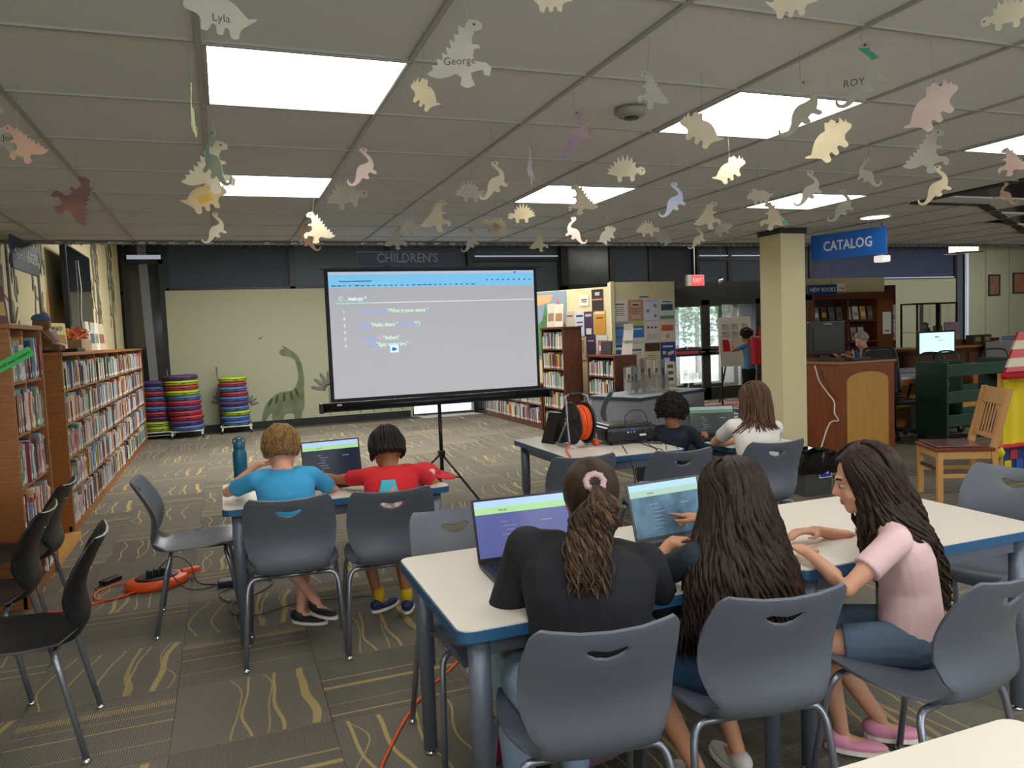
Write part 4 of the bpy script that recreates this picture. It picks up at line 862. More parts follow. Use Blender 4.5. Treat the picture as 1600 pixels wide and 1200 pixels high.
# ---------------------------------------------------------------- poster partition and entrance corner
pm = MB()
def wallseg(a, b_, h, th=.12):
    a = Vector((a[0],a[1],0)); b_ = Vector((b_[0],b_[1],0)); d = (b_-a); pm.box((0,0,0),(d.length,th,h), CREAM, Matrix.Translation(a) @ Matrix.Rotation(math.atan2(d.y,d.x),4,'Z'))
wallseg((4.75,11.5),(5.5,10.3),2.18); wallseg((5.5,10.3),(6.6,10.3),2.24); pm.box((5.47,10.27,0),(5.53,10.31,2.25),CREAM)
t = thing('poster_partition','cream freestanding partition corner covered with flyers','partition'); pm.build('panel',t)
def poster(x, z, w, h, base, lb, fr=None, blocks=(), name='flyer', grp='flyers on the poster partition', txt=None):
    fr = fr or Matrix.Translation((0,10.298,0)); t = thing(name, lb, 'flyer', (0,0,0), 0, grp); t.matrix_world = fr @ Matrix.Translation((x,0,z))
    MB().box((-w/2,-.003,-h/2),(w/2,0,h/2), mat('flyer_'+base, base, .7)).build('sheet', t)
    b = MB()
    for (bx,bz,bw,bh,c) in blocks: b.box((bx*w-bw*w/2,-.0045,bz*h-bh*h/2),(bx*w+bw*w/2,-.003,bz*h+bh*h/2), mat('ink_'+c, c, .7))
    if blocks: b.build('print', t)
    if txt: text(txt, w*.16, mat('ink_3a3a48','3a3a48',.7), parent=t, T=TR((0,-.0046,h*.36),0,PI/2), ext=.0003, sx=.8)
LNS = lambda c, z0=.1, n=5: tuple((0, z0-.09*i, .6-.1*(i%2), .03, c) for i in range(n))
grid = [('ddd6cf','pale flyer with dark heading, top row first on the right board',(((0,.3,.6,.06,'4a4a50'),)+LNS('6a6668',.15))),('b98a7a','brown flyer with an oval, top row second',((0,0,.6,.8,'cfa892'),(0,.25,.4,.06,'8a5c50'))+LNS('7a5448',.1,4)),('d3d3de','pale lilac flyer, top row third',((.25,.2,.2,.15,'8a8a9a'),(-.25,-.05,.2,.15,'8a8a9a'),(.25,-.3,.2,.15,'8a8a9a'),(0,.42,.7,.04,'9a9aaa'))),('cfd6d3','flyer with a dark green block, top row fourth',((0,.1,.8,.3,'3a5a56'),(0,.36,.6,.05,'3a4444'),(0,-.38,.95,.16,'6f8a66'))),
 ('5a8ac0','blue sky flyer, middle row first',((0,.38,1,.24,'8c94aa'),(0,.24,1,.05,'4a2c44'),(0,-.2,.5,.1,'3f6fae'))),('3f78b8','blue and green flyer, middle row second',((0,.4,1,.2,'a3bd5c'),(0,.15,.8,.05,'dfe8f0'),(0,-.38,1,.24,'c9d0c4'))),('d5cec8','pale flyer with three dark dots, middle row third',((-.25,.2,.14,.1,'4a4a40'),(0,.2,.14,.1,'8a3a3a'),(.25,.2,.14,.1,'3a4a40'),(0,-.25,.8,.3,'bdb9b0'))),('ddccb8','flyer with an orange red block, middle row fourth',((0,.15,.8,.28,'c8583c'),(0,-.25,.2,.2,'cf8a68'))),
 ('2a5ca8','deep blue flyer, bottom row first',((0,.3,.7,.12,'dfe8f4'),(0,-.15,.3,.2,'8fb0d0'),(0,-.46,1,.08,'5aa868'))),('dcd6c8','cream flyer, bottom row second',((0,.2,.6,.1,'5a6a7a'),(.3,-.3,.2,.16,'7a3a3a'))+LNS('9a968c',.05,4)),('cdbf9c','flyer with a dark picture on top, bottom row third',((0,.3,1,.4,'4a3024'),)+LNS('8a7a5c',-.1,3)),('2a3c78','navy flyer with pink circles, bottom row fourth',((0,.3,.7,.1,'b8c0dc'),(-.25,.0,.22,.16,'e0b0a8'),(.1,-.05,.22,.16,'e0b0a8'),(.3,0,.2,.16,'d8c0b8'),(-.1,-.35,.4,.2,'c9c4d4')))]
for i,(b_,lb,bl) in enumerate(grid): poster(5.63+(i%4)*.275, 1.81-(i//4)*.335, .262, .32, b_, lb, None, bl)
poster(6.05,2.005,.24,.06,'cfcab8','small white heading label above the right flyer board',None,((0,.1,.7,.3,'5a5a5a'),),'label')
d = Vector((.75,-1.2,0)); FRL = Matrix.Translation((4.745,11.495,0)) @ Matrix.Rotation(math.atan2(d.y,d.x),4,'Z')
for i,(x,z,w,h,b_,lb,bl) in enumerate([(.93,1.99,.17,.16,'dcd8c8','small white flyer high on the left board',((0,.1,.6,.12,'4a4a50'),(0,-.1,.5,.1,'4a4a50'))),(1.17,1.98,.2,.34,'33261f','dark brown flyer at the top of the left board',((0,.05,.9,.06,'c98a5a'),(0,.3,.4,.15,'bdb5a8'))),(.66,1.66,.18,.36,'c9b9a4','tan narrow flyer on the left board',((0,.3,.6,.06,'7a5a50'),(0,-.4,.9,.15,'8a8a4c'))),(.84,1.62,.18,.4,'ccd2de','pale blue flyer with bold heading on the left board',((0,.35,.7,.08,'3a4a6a'),(0,.1,.6,.05,'4a4a5a'),(0,-.05,.6,.05,'4a4a5a'))),(1.0,1.63,.16,.38,'4a2f48','plum flyer with a white hand on the left board',((0,-.3,.6,.25,'d8d4d8'),(0,.35,.7,.1,'b8a8b8'))),(1.2,1.64,.2,.38,'c98f34','orange flyer on the left board',((0,.4,.9,.12,'dcc9a0'),(0,.2,.6,.05,'6a4a20'))),(.68,1.25,.2,.4,'d2ccc8','pale flyer lower left of the left board',((-.2,.35,.15,.1,'4a3a5a'),(.2,.35,.15,.1,'4a3a5a'))+LNS('8a8688',.1,4)),(.86,1.26,.17,.38,'c9ae8c','tan flyer lower middle of the left board',LNS('7a6248',.3,6)),(1.03,1.3,.17,.34,'3f3448','dark flyer lower on the left board',((0,.2,.6,.06,'b0a8b8'),)),(1.22,1.28,.2,.36,'cfd2c8','pale flyer lower right of the left board',((-.2,.2,.2,.12,'6a4a3a'),(.2,0,.2,.16,'6a6a5a')))]): poster(x,z,w,h,b_,lb,FRL,bl)
MBm = thing('castle_mural','painted mural of green trees, pink creature and dark arch on the partition left end','mural',(0,0,0)); MBm.matrix_world = FRL
b = MB(); b.box((.0,-.004,1.1),(.6,0,2.17),mat('mural_blue','7f93a8',.8,col2='8fa0a8',nscale=3)); b.build('board',MBm)
for nm,c,shp in (('orange_cloud','d8a878',[(.02,1.95),(.3,2.0),(.36,2.12),(.02,2.12)]),('green_hill','4f8a5c',[(.0,1.15),(.6,1.15),(.6,1.6),(.48,1.78),(.36,1.66),(.27,1.72),(.2,2.0),(.13,1.72),(.05,1.66),(0,1.8)]),('pale_tree','b4c48c',[(.12,1.4),(.12,1.7),(.22,1.84),(.34,1.74),(.36,1.4)]),('pink_creature','c96a70',[(.4,1.95),(.46,2.05),(.56,1.7),(.58,1.5),(.5,1.45),(.42,1.7)]),('dark_arch','24323c',[(.4,1.12),(.4,1.4),(.46,1.46),(.52,1.4),(.52,1.12)]),('teal_water','3f8a90',[(.36,1.1),(.6,1.1),(.6,1.38),(.36,1.3)])):
    if nm == 'dark_arch': zz = .007
    else: zz = .0045
    MB().prism(shp,.001,mat('mural_'+nm,c,.8),Matrix.Rotation(PI/2,4,'X') @ Matrix.Translation((0,0,zz))).build(nm,MBm)
# things on the dark bookcases
for i,(x,y,z,c,st,w,h,lb) in enumerate([(4.72,10.85,1.602,'c9c2ae','8a7a5a',.16,.36,'cream book displayed at the left on the dark bookcase'),(4.72,10.55,1.602,'d8d0bc','a07a4a',.18,.34,'tan striped book standing on the dark bookcase'),(5.08,9.85,1.182,'a8434a','d8d0cc',.16,.2,'red book standing on the low dark bookcase'),(5.06,9.7,1.182,'26242a','26242a',.2,.19,'black binder standing on the low dark bookcase')]):
    open_book(lb,x,y,z,w,h,c,-1.2,'books standing on the dark bookcases',stripe=st,tilt=-.1)
t = thing('leaflet','white leaflet with writing curling at the edge of the low dark bookcase','leaflet',(5.2,9.35,1.182),-.9); MB().add([(-.08,0,0),(.08,0,0),(.12,-.03,.33),(-.02,-.03,.33),(.14,-.08,.42),(.0,-.08,.42)],[(0,1,2,3),(3,2,4,5)],WHITE).build('sheet',t); text('NEW',.06,INK,parent=t,T=TR((.035,-.022,.17),0,PI/2-.1))
# pamphlet rack and grey desk
DG = Matrix.Translation((4.47,7.72,0)) @ Matrix.Rotation(math.radians(24),4,'Z')
t = thing('information_desk','grey box shaped information desk with dark blue top edge','desk',(4.47,7.72,0),math.radians(24))
DM = mat('grey_desk_laminate','8e949c',.5)
MB().bev((0,0,0),(1.35,.03,.70),.003,DM).build('front_panel',t); MB().bev((0,.03,0),(.03,.75,.70),.003,DM).build('side_panel',t); MB().bev((1.32,.03,0),(1.35,.75,.70),.003,DM).build('side_panel',t)
MB().bev((-.02,-.02,.70),(1.37,.77,.735),.006,mat('desk_blue_edge','2f4156',.5)).build('edge_band',t); MB().box((-.01,-.01,.735),(1.36,.76,.738),mat('desk_top_grey','a4a8aa',.4)).build('top',t)
CLR = mat('clear_acrylic','dfe8ea',.05,trans=.9,alpha=.35)
for i,(x,c,h,lb) in enumerate([(-.16,'d9d2c2',.34,'clear leaflet holder at the left on the grey desk'),(.12,'c9cfd2',.42,'tall clear leaflet holder with photos in the middle of the grey desk'),(.42,'cdbfa8',.4,'clear leaflet holder at the right on the grey desk')]):
    t = thing('leaflet_holder',lb,'leaflet holder',tuple(DG @ Vector((.55+x,.4,.74))),math.radians(24),'leaflet holders on the grey desk')
    MB().box((-.12,-.05,0),(.12,-.045,h*.5),CLR).box((-.12,.05,0),(.12,.055,h),CLR).box((-.12,-.05,0),(-.115,.055,h*.6),CLR).box((.115,-.05,0),(.12,.055,h*.6),CLR).box((-.12,-.05,0),(.12,.055,.005),CLR).build('holder',t)
    for k in range(2): MB().box((-.1+.1*k+.005,.02-.03*k,.006),(-.01+.1*k,.03-.03*k,h*.95),mat('leaflet_'+c+str(k),[c,'7c8f9c'][k] if i!=1 else ['8a7466','c9c4bc'][k],.6)).box((-.08+.1*k,.018-.03*k,h*.4),(-.03+.1*k,.02-.03*k,h*.7),mat('ink_5a5048','5a5048',.7)).build('leaflet',t)
t = thing('wall_rack','white wall rack with small cards on the partition right end','rack',(6.47,10.29,.95)); MB().box((-.08,-.02,-.3),(.08,0,.05),WHITE).build('rack',t)
for k in range(3): MB().box((-.05,-.025,-.05-.1*k),(.05,-.02,.0-.1*k),mat('ink_5a5a5a','5a5a5a',.7)).build('card',t)
# easel with papers and entrance group
t = thing('flip_chart','white flip chart on black easel beside the entrance doors','easel',(9.0,11.95,0)); 
for x in (-.36,.36): MB().tube([(x,0,0),(x*.7,.12,1.65)],.018,BLACK,8).build('leg',t)
MB().tube([(0,.6,0),(0,.14,1.5)],.016,BLACK,8).build('leg',t)
BT = Matrix.Translation((0,.06,1.25)) @ Matrix.Rotation(-.09,4,'X')
MB().bev((-.37,-.01,-.5),(.37,.01,.42),.004,WHITE,BT).build('board',t); b = MB()
for k in range(3):
    for r in range(2): b.box((-.3+.22*k,-.013,.18-.14*r),(-.14+.22*k,-.011,.3-.14*r),mat('note_grey','c4c2c0',.7),BT); b.box((-.28+.22*k,-.014,.26-.14*r),(-.2+.22*k,-.013,.27-.14*r),DGREY,BT)
b.build('notes',t); MB().box((-.3,-.014,-.22),(-.14,-.011,.0),RED,BT).build('red_poster',t)
# pillar
p = MB().bev((4.87,5.80,0),(5.15,6.10,2.365),.006,CREAM).build('pillar'); p.name='wall_pillar'; struct(p)
q_ = MB().box((4.855,5.79,2.365),(5.165,6.11,2.44),DB).build('trim_6'); struct(q_)
# ---------------------------------------------------------------- reception
t = thing('reception_counter','cherry wood reception counter with a light arched inset panel','counter',(6.5,6.8,0))
CH = mat('counter_cherry','8a4a24',.4,noise=.3,nscale=3,stretch=(8,8,1))
MB().bev((0,0,0),(.82,1.1,1.03),.01,CH).build('body',t); MB().bev((-.02,-.02,1.03),(.84,1.12,1.06),.006,mat('counter_top_wood','8f5f35',.4)).build('worktop',t)
arch = [(.10,.0),(.10,.84)]+[(.41-.31*math.cos(a),.84+.1*math.sin(a)) for a in [PI*i/10 for i in range(1,10)]]+[(.72,.84),(.72,0)]
MB().prism(arch,.006,mat('maple_panel','c8964a',.45,noise=.15,nscale=3,stretch=(6,6,1)),Matrix.Rotation(PI/2,4,'X')).build('arched_panel',t)
t = thing('computer_monitor','black computer monitor seen from behind on the reception counter','monitor',(6.78,7.3,1.062)); MB().bev((-.27,-.03,.07),(.27,.03,.47),.01,mat('monitor_black','1a1c1d',.35)).build('housing',t); MB().box((-.22,-.034,.12),(.22,-.03,.40),mat('monitor_panel','242726',.4)).box((-.06,-.036,.43),(.06,-.033,.445),mat('logo_grey','8a8e92',.4)).build('rear_panel',t); MB().bev((-.04,0,0),(.04,.06,.1),.005,BLACK).build('neck',t); MB().bev((-.12,-.08,-.0),(.12,.1,.012),.004,BLACK).build('base',t)
t = thing('desk_clutter_tray','small tray of pens and cables at the monitor foot','tray',(6.95,7.0,1.062)); MB().bev((-.12,-.06,0),(.16,.06,.03),.005,BLACK).build('tray_body',t)
for k in range(5): MB().tube([(-.08+.05*k,0,.02),(-.1+.06*k,.02,.13)],.004,[RED,WHITE,BLUE_EDGE,WHITE,BLACK][k],6).build('pen',t)
t = thing('white_cable','white cable looping down the left side of the reception counter','cable',(0,0,0)); MB().tube(spl([(6.47,7.15,1.02),(6.44,7.05,.85),(6.46,6.95,.72),(6.42,6.8,.62),(6.35,6.72,.5),(6.38,6.7,.42),(6.3,6.75,.38),(6.2,6.8,.05)]),.008,WHITE,6).build('cable_run',t)
t = thing('new_books_bookcase','tall cherry bookcase with face-out new books behind the librarian','bookcase',(9.7,11.0,0))
MB().box((0,.0,0),(1.45,.03,2.02),mat('cherry_back','3a2320',.6)).build('back_panel',t); MB().bev((-.05,-.3,0),(0,0.03,2.02),.004,CHERRY).build('side_panel',t); MB().bev((1.42,-.3,0),(1.8,.03,2.02),.004,mat('cherry_end','7c4526',.45,noise=.2,nscale=4,stretch=(6,6,1))).build('end_panel',t)
MB().box((.72,-.3,0),(.76,.03,2.0),CHERRY).build('divider',t); MB().bev((-.05,-.32,1.9),(1.8,.03,2.02),.004,CHERRY).build('top_board',t)
for z in (1.5,1.12,.75,.4): MB().box((0,-.3,z),(1.42,0,z+.03),CHERRY).build('shelf',t)
cols = ['8a7a7c','3a3236','4a5452','6a6058','b5b3b0','d0cec8','d08a34','5f6a58','2c4a58','b09a8c','ad8f80','c4bcb4']
for k in range(12):
    r_ = k//8; x = 9.83+(k%8)*.175+(.02 if k%8>3 else 0); open_book('%s cover book facing out, %s from left, %s shelf, new books case' % (['grey pink','charcoal','dark green','brown','light grey','white','orange','olive','navy','tan','rose','pale grey'][k],ORD[k%8],['upper','second'][r_]),x+(.5 if r_ else 0),10.8,[1.532,1.152][r_],.13,.24,cols[k],0,'face-out books in the new books case',stripe=cols[(k+5)%12],tilt=-.15)
MB_ = MB().box((9.6,11.05,0),(11.66,11.15,2.30),CREAM).build('wall_new_books'); struct(MB_)
t = thing('paper_notice','white paper notice on the cherry end panel','notice',(11.33,10.69,1.45)); MB().box((-.1,-.004,-.2),(.1,0,.2),WHITE).build('sheet',t); MB().box((-.06,-.006,-.15),(.06,-.004,-.13),DGREY).build('print',t)
t = thing('slatted_post','dark brown ribbed post with two taped flyers','post',(11.77,11.0,0)); MB().box((-.1,0,0),(.11,.1,2.15),DWOOD).build('core',t)
for k in range(6): MB().box((-.095+.035*k,-.012,0),(-.075+.035*k,0,2.15),mat('rib_brown','5a4438',.6)).build('slat',t)
for i,z in enumerate((1.62,1.28)): poster(11.77,z,.18,.33,'d4cfc9',['upper black and white flyer on the ribbed post','lower black and white flyer on the ribbed post'][i],Matrix.Translation((0,10.985,0)),((-.1,.2,.5,.3,'5a4a50'),(.1,-.2,.6,.25,'8a8488')),'flyer','flyers on the ribbed post')
# staff area
t = thing('staff_counter','long dark counter with an orange wood top behind the reception','counter',(0,0,0)); MB().bev((9.5,9.5,.98),(13.6,10.0,1.02),.005,mat('orange_wood_top','a86a3c',.4)).build('worktop',t); MB().box((9.55,9.55,0),(13.55,9.95,.98),DWOOD).build('body',t)
for k in range(5): MB().bev((9.7+.75*k,9.53,.45),(10.35+.75*k,9.55,.9),.004,mat('drawer_brown','5a3a2a',.5)).build('drawer_front',t)
t = thing('computer_monitor','lit pale blue monitor on the staff desk above the green cart','monitor',(10.32,8.8,.74)); MB().bev((-.39,-.02,.2),(.39,.02,.57),.006,BLACK).build('housing',t); MB().box((-.36,-.023,.235),(.36,-.02,.545),mat('lit_screen_blue','b8e4f6',.4,emit=1.0)).build('screen',t); MB().box((-.05,-.0245,.47),(.04,-.023,.485),TXD).box((.02,-.0245,.42),(.12,-.023,.428),TXD).build('screen_text',t); MB().cyl((0,.02,0),(0,.02,.25),.025,BLACK).build('neck',t); MB().bev((-.12,-.08,0),(.12,.1,.012),.003,BLACK).build('base',t)
t = thing('staff_desk','low desk with white blue top and light wood sides behind the counter','desk',(8.25,7.8,0)); MB().bev((1.1,.2,.70),(2.6,1.4,.734),.004,mat('white_blue_top','c4cfe0',.35)).build('return_top',t); MB().bev((0,0,.70),(2.2,.42,.735),.004,mat('white_blue_top','c4cfe0',.35)).build('worktop',t); MB().bev((0,.0,.62),(2.2,.03,.70),.003,OAK).build('apron',t); MB().box((.02,.3,0),(2.18,.33,.66),OAKL).build('modesty_panel',t)
dr = MB().bev((1.0,-.01,.45),(1.75,.02,.66),.004,mat('orange_drawer','a05a28',.4)).build('drawer',t); MB().box((1.3,-.02,.55),(1.45,-.01,.57),STEEL).build('handle',dr)
for x in (.02,2.12): MB().box((x,.02,0),(x+.06,.08,.62),OAK).build('leg',t)
t = thing('office_chair','black mesh office chair behind the reception counter','chair',(8.0,7.45,0),2.8); MB().bev((-.24,-.24,.44),(.24,.24,.51),.03,BLACK).build('seat',t); 
bk = MB(); BT = Matrix.Translation((0,-.24,.55)) @ Matrix.Rotation(.22,4,'X')
bk.tube(spl([(-.22,0,0),(-.23,0,.3),(-.2,0,.58),(0,0,.62),(.2,0,.58),(.23,0,.3),(.22,0,0),(0,0,-.02),(-.22,0,0)],5),.018,BLACK,6,BT); bk.build('back_frame',t)
MB().add([(-.21,0,0),(.21,0,0),(.21,0,.3),(.18,0,.58),(-.18,0,.58),(-.21,0,.3)],[(0,1,2,3,4,5)],mat('mesh_fabric','22252a',.8),False,BT).build('backrest_mesh',t)
MB().cyl((0,0,.1),(0,0,.45),.03,BLACK).build('column',t)
for k in range(5):
    a = 2*PI*k/5; l = MB().tube([(0,0,.12),(.3*math.cos(a),.3*math.sin(a),.07)],[.025,.015],BLACK,8).build('leg',t); MB().ell((.3*math.cos(a),.3*math.sin(a),.03),(.03,.03,.03),BLACK,None,8,6).build('caster',l)
for s in (-1,1): MB().tube([(s*.26,-.15,.48),(s*.28,-.1,.68),(s*.28,.15,.68)],.015,BLACK,8).build('armrest',t)
t = thing('paper_stack','stack of white papers and books on the staff desk beside the office chair','papers',(8.75,8.5,.737)); 
for k in range(4): MB().box((-.14+.01*k,-.1,.02*k),(.14-.008*k,.1,.02*k+.017),WHITE).build('sheet_pile',t)
t = thing('backpack','black backpack on the floor under the staff desk','bag',(8.75,7.6,0)); MB().bev((-.2,-.12,0),(.2,.12,.42),.06,mat('grey_nylon','2f333c',.7,noise=.4,nscale=10)).build('body',t); MB().tube([(-.08,-.12,.38),(0,-.15,.46),(.08,-.12,.38)],.01,BLACK).build('handle',t); MB().bev((-.14,-.16,.05),(.14,-.1,.25),.03,BLACK).build('front_pocket',t)
t = thing('waste_bin','dark bin beside the backpack under the staff desk','bin',(9.15,7.75,0)); MB().lathe([(.1,0),(.13,.35),(.12,.35),(.1,.02)],BLACK).build('bin_body',t)
GRN = mat('green_cart_paint','1d4035',.4)
t = thing('book_cart','dark green metal library book cart on casters','book cart',(7.95,6.63,0))
MB().bev((0,0,.1),(.03,.44,.99),.004,GRN).build('end_panel',t); MB().bev((1.07,0,.1),(1.10,.44,.99),.004,GRN).build('end_panel',t)
for z in (.22,.5,.82): 
    MB().bev((.03,.0,z),(1.07,.02,z+.14),.003,GRN).build('shelf_lip',t); MB().box((.03,.02,z),(1.07,.42,z+.012),GRN).build('shelf',t)
for x in (.015,1.085): MB().tube(spl([(x,.05,.97),(x,.06,1.05),(x,.12,1.10),(x,.32,1.10),(x,.38,1.05),(x,.39,.97)],5),.012,GRN,8).build('handle',t)
for x in (.06,1.04):
    for y in (.06,.38): l = MB().bev((x-.03,y-.02,.06),(x+.03,y+.02,.12),.004,BLACK).build('caster_fork',t); MB().cyl((x,y-.015,.04),(x,y+.015,.04),.04,BLACK,14).build('wheel',l)
for k,(x,c) in enumerate(((.07,'d8d4cc'),(.12,'b8a8a0'))): open_book(['white booklet leaning on the middle cart shelf','beige booklet beside it on the middle cart shelf'][k],7.95+x+.05,6.78,.514,.03,.22,c,.3,'books on the green cart')
t = thing('book_cart','second dark green book cart behind the first one at the right','book cart',(8.95,7.25,0))
MB().bev((0,0,.1),(.03,.44,.95),.004,GRN).build('end_panel',t); MB().bev((.9,0,.1),(.93,.44,.95),.004,GRN).build('end_panel',t)
for z in (.22,.52,.8): MB().bev((.03,.0,z),(.9,.02,z+.12),.003,GRN).build('shelf_lip',t); MB().box((.03,.02,z),(.9,.42,z+.012),GRN).build('shelf',t)
MB().tube(spl([(.015,.05,.93),(.015,.1,1.06),(.015,.34,1.06),(.015,.39,.93)],5),.012,GRN,8).build('handle',t)
for x in (.06,.87):
    for y in (.06,.38): MB().cyl((x,y-.015,.05),(x,y+.015,.05),.05,BLACK,14).build('wheel',t)
t = thing('display_case','tall black framed glass display case against the sage wall','display case',(13.55,12.0,0)); f = MB()
for x in (0,.55,.6,1.12):
    for y in (0,.4): f.box((x,y,0),(x+.03,y+.03,1.82),BLACK)
f.box((0,0,1.79),(1.15,.43,1.82),BLACK); f.box((0,0,0),(1.15,.43,.6),BLACK); f.build('frame',t); MB().box((.03,.01,.6),(1.12,.015,1.79),mat('case_glass','cfd8d0',.03,trans=1,alpha=.15)).build('glass_front',t)
MB().box((.03,.03,1.2),(1.12,.4,1.21),mat('glass_shelf','8a9a90',.1,alpha=.6)).build('shelf',t)
t = thing('old_telephone','small black antique object on the left glass shelf','ornament',(14.0,12.2,1.212)); MB().lathe([(.11,0),(.1,.05),(.05,.12),(.06,.16),(.02,.18)],BLACK,16).build('body',t); MB().tube([(-.09,0,.15),(0,0,.19),(.09,0,.15)],.02,BLACK).build('receiver',t)
t = thing('ornament_box','small dark box on the right glass shelf','ornament',(14.35,12.2,1.212)); MB().bev((-.08,-.05,0),(.09,.05,.12),.015,DGREY).build('body',t); MB().bev((-.06,-.052,.03),(.07,-.05,.1),.004,mat('grey_panel','6a6a70',.4)).build('face',t)
t = thing('low_cabinet','low black glass topped cabinet left of the display case','cabinet',(12.2,12.4,0)); MB().bev((0,0,0),(1.4,.4,.7),.01,mat('cabinet_grey','75796f',.5)).build('body',t); MB().bev((-.02,-.02,.7),(1.42,.42,.74),.004,BLACK).build('top',t); MB().box((.65,-.01,0),(.68,.0,.7),BLACK).build('post',t)
t = thing('framed_board','purple grey picture board leaning at the right of the display case','board',(11.95,9.88,1.022)); MB().bev((-.18,-.02,0),(.18,0,.40),.005,mat('purple_print','7a6474',.6,col2='a08e98',nscale=7)).build('print',t)
def picture(x, z, w, h, c1, c2, lb):
    t = thing('framed_picture', lb, 'picture', (x,14.54,z), 0, 'framed pictures on the right sage wall'); f = MB()
    for a,b_,c,d in ((-w/2,-w/2+.035,-h/2,h/2),(w/2-.035,w/2,-h/2,h/2),(-w/2,w/2,h/2-.035,h/2),(-w/2,w/2,-h/2,-h/2+.035)): f.bev((a,-.03,c),(b_,0,d),.004,mat('picture_frame','3a2420',.4))
    f.build('frame',t); MB().box((-w/2+.03,-.012,-h/2+.03),(w/2-.03,-.008,h/2-.03),mat('art_'+c1,c1,.6,col2=c2,nscale=6)).build('artwork',t)
picture(19.12,2.29,.42,.55,'6a4a4c','8a6a50','smaller brown framed picture on the right sage wall'); picture(20.07,2.33,.5,.55,'7a6a58','a05a3c','larger framed picture with an orange patch cut by the right edge')
for i,(x,c) in enumerate(((12.27,'3a3a30'),(12.5,'5a3028'))): t = thing('card_box',['dark green card box on the staff counter','brown card box on the staff counter'][i],'box',(x,9.7,1.022)); MB().bev((-.1,-.08,0),(.1,.08,.16),.008,mat('card_'+c,c,.6)).build('body',t); MB().box((-.06,-.083,.05),(.06,-.08,.12),mat('card_face','8a8470',.6)).build('card_label',t)
t = thing('box_tray','long cherry tray at the back of the staff counter','tray',(12.4,9.9,1.022)); MB().bev((-.7,-.05,0),(.7,.03,.09),.005,CHERRY).build('tray_body',t)
t = thing('printer','grey white printer with paper at the right edge behind the striped roof','printer',(12.5,9.1,.75)); MB().bev((-.35,-.3,0),(.45,.3,.32),.03,mat('printer_grey','b0b0b4',.5)).build('body',t); MB().box((-.25,-.32,.32),(.25,.2,.33),WHITE).build('paper',t); MB().bev((-.1,-.1,.33),(.3,.2,.4),.02,mat('blue_lid','7fa0c8',.5)).build('lid',t)
for i,(px_,y_,z_) in enumerate([(6.35,6.9,2.34)]): 
    t = thing('paper_cup_light','small translucent box light hanging under the catalog sign end','light fixture',(5.62,5.35,2.08)); MB().bev((-.05,-.05,-.03),(.05,.05,.03),.01,mat('frosted','e8e4dc',.4,emit=.6)).build('shade',t); MB().cyl((0,0,.03),(0,0,.33),.004,STEEL,6).build('stem',t)
t = thing('pendant_lamp','bright round pendant lamp near the navy windows at right','lamp',(11.9,9.6,2.72)); MB().lathe([(.2,-.12),(.22,-.1),(.22,.1),(.2,.12)],mat('lamp_glow','fff0d8',.4,emit=3.0)).build('shade',t); MB().lathe([(.3,-.13),(.3,-.12)],CHROME).build('rim',t); MB().cyl((0,0,.12),(0,0,.63),.01,STEEL).build('stem',t)
# recycling bin
t = thing('recycling_bin','grey recycling bin with black liner and blue recycling label','bin',(4.85,5.45,0)); GB = mat('bin_grey','4a4a48',.5)
P0 = rrect(-.145,-.12,.145,.12,.03); P1 = rrect(-.175,-.15,.175,.15,.035); n = len(P0)
MB().add([(x,y,0) for x,y in P0]+[(x,y,.36) for x,y in P1],[(i,(i+1)%n,n+(i+1)%n,n+i) for i in range(n)]+[tuple(reversed(range(n)))],GB).build('bin_body',t)
q = random.Random(8); vs = []; m_ = 36
for r,(z,s) in enumerate(((.2,1.07),(.27,1.13),(.35,1.1),(.385,1.05),(.37,.94),(.2,.85))):
    for k in range(m_): a = 2*PI*k/m_; w = 1+q.uniform(-.035,.035)*(1 if r<4 else 2); e = 1/max(abs(math.cos(a))/.172,abs(math.sin(a))/.147); vs.append((math.cos(a)*e*s*w,math.sin(a)*e*s*w,z+q.uniform(-.012,.012)))
MB().add(vs,[(r*m_+k,r*m_+(k+1)%m_,(r+1)*m_+(k+1)%m_,(r+1)*m_+k) for r in range(5) for k in range(m_)],mat('liner_plastic','0e0e10',.2)).build('liner',t)
lb_ = MB().box((-.02,-.151,.16),(.12,-.147,.28),WHITE).box((-.012,-.153,.168),(.112,-.15,.272),mat('recycle_blue','1c3f9a',.5)).build('recycling_label',t)
m = MB()
for k in range(3):
    a = k*2*PI/3+PI/2; c = Vector((.05,-.154,.22)); p = [c+Vector((math.cos(a+o)*r,0,math.sin(a+o)*r)) for o,r in ((-.7,.03),(0.1,.03),(.35,.034),(.5,.022))]
    m.tube([c+Vector((math.cos(a+o)*.024,0,math.sin(a+o)*.024)) for o in (-.75,-.3,.1,.6)],[.006,.006,.006,.001],WHITE,5,None,True,.4)
m.build('recycling_symbol',lb_)
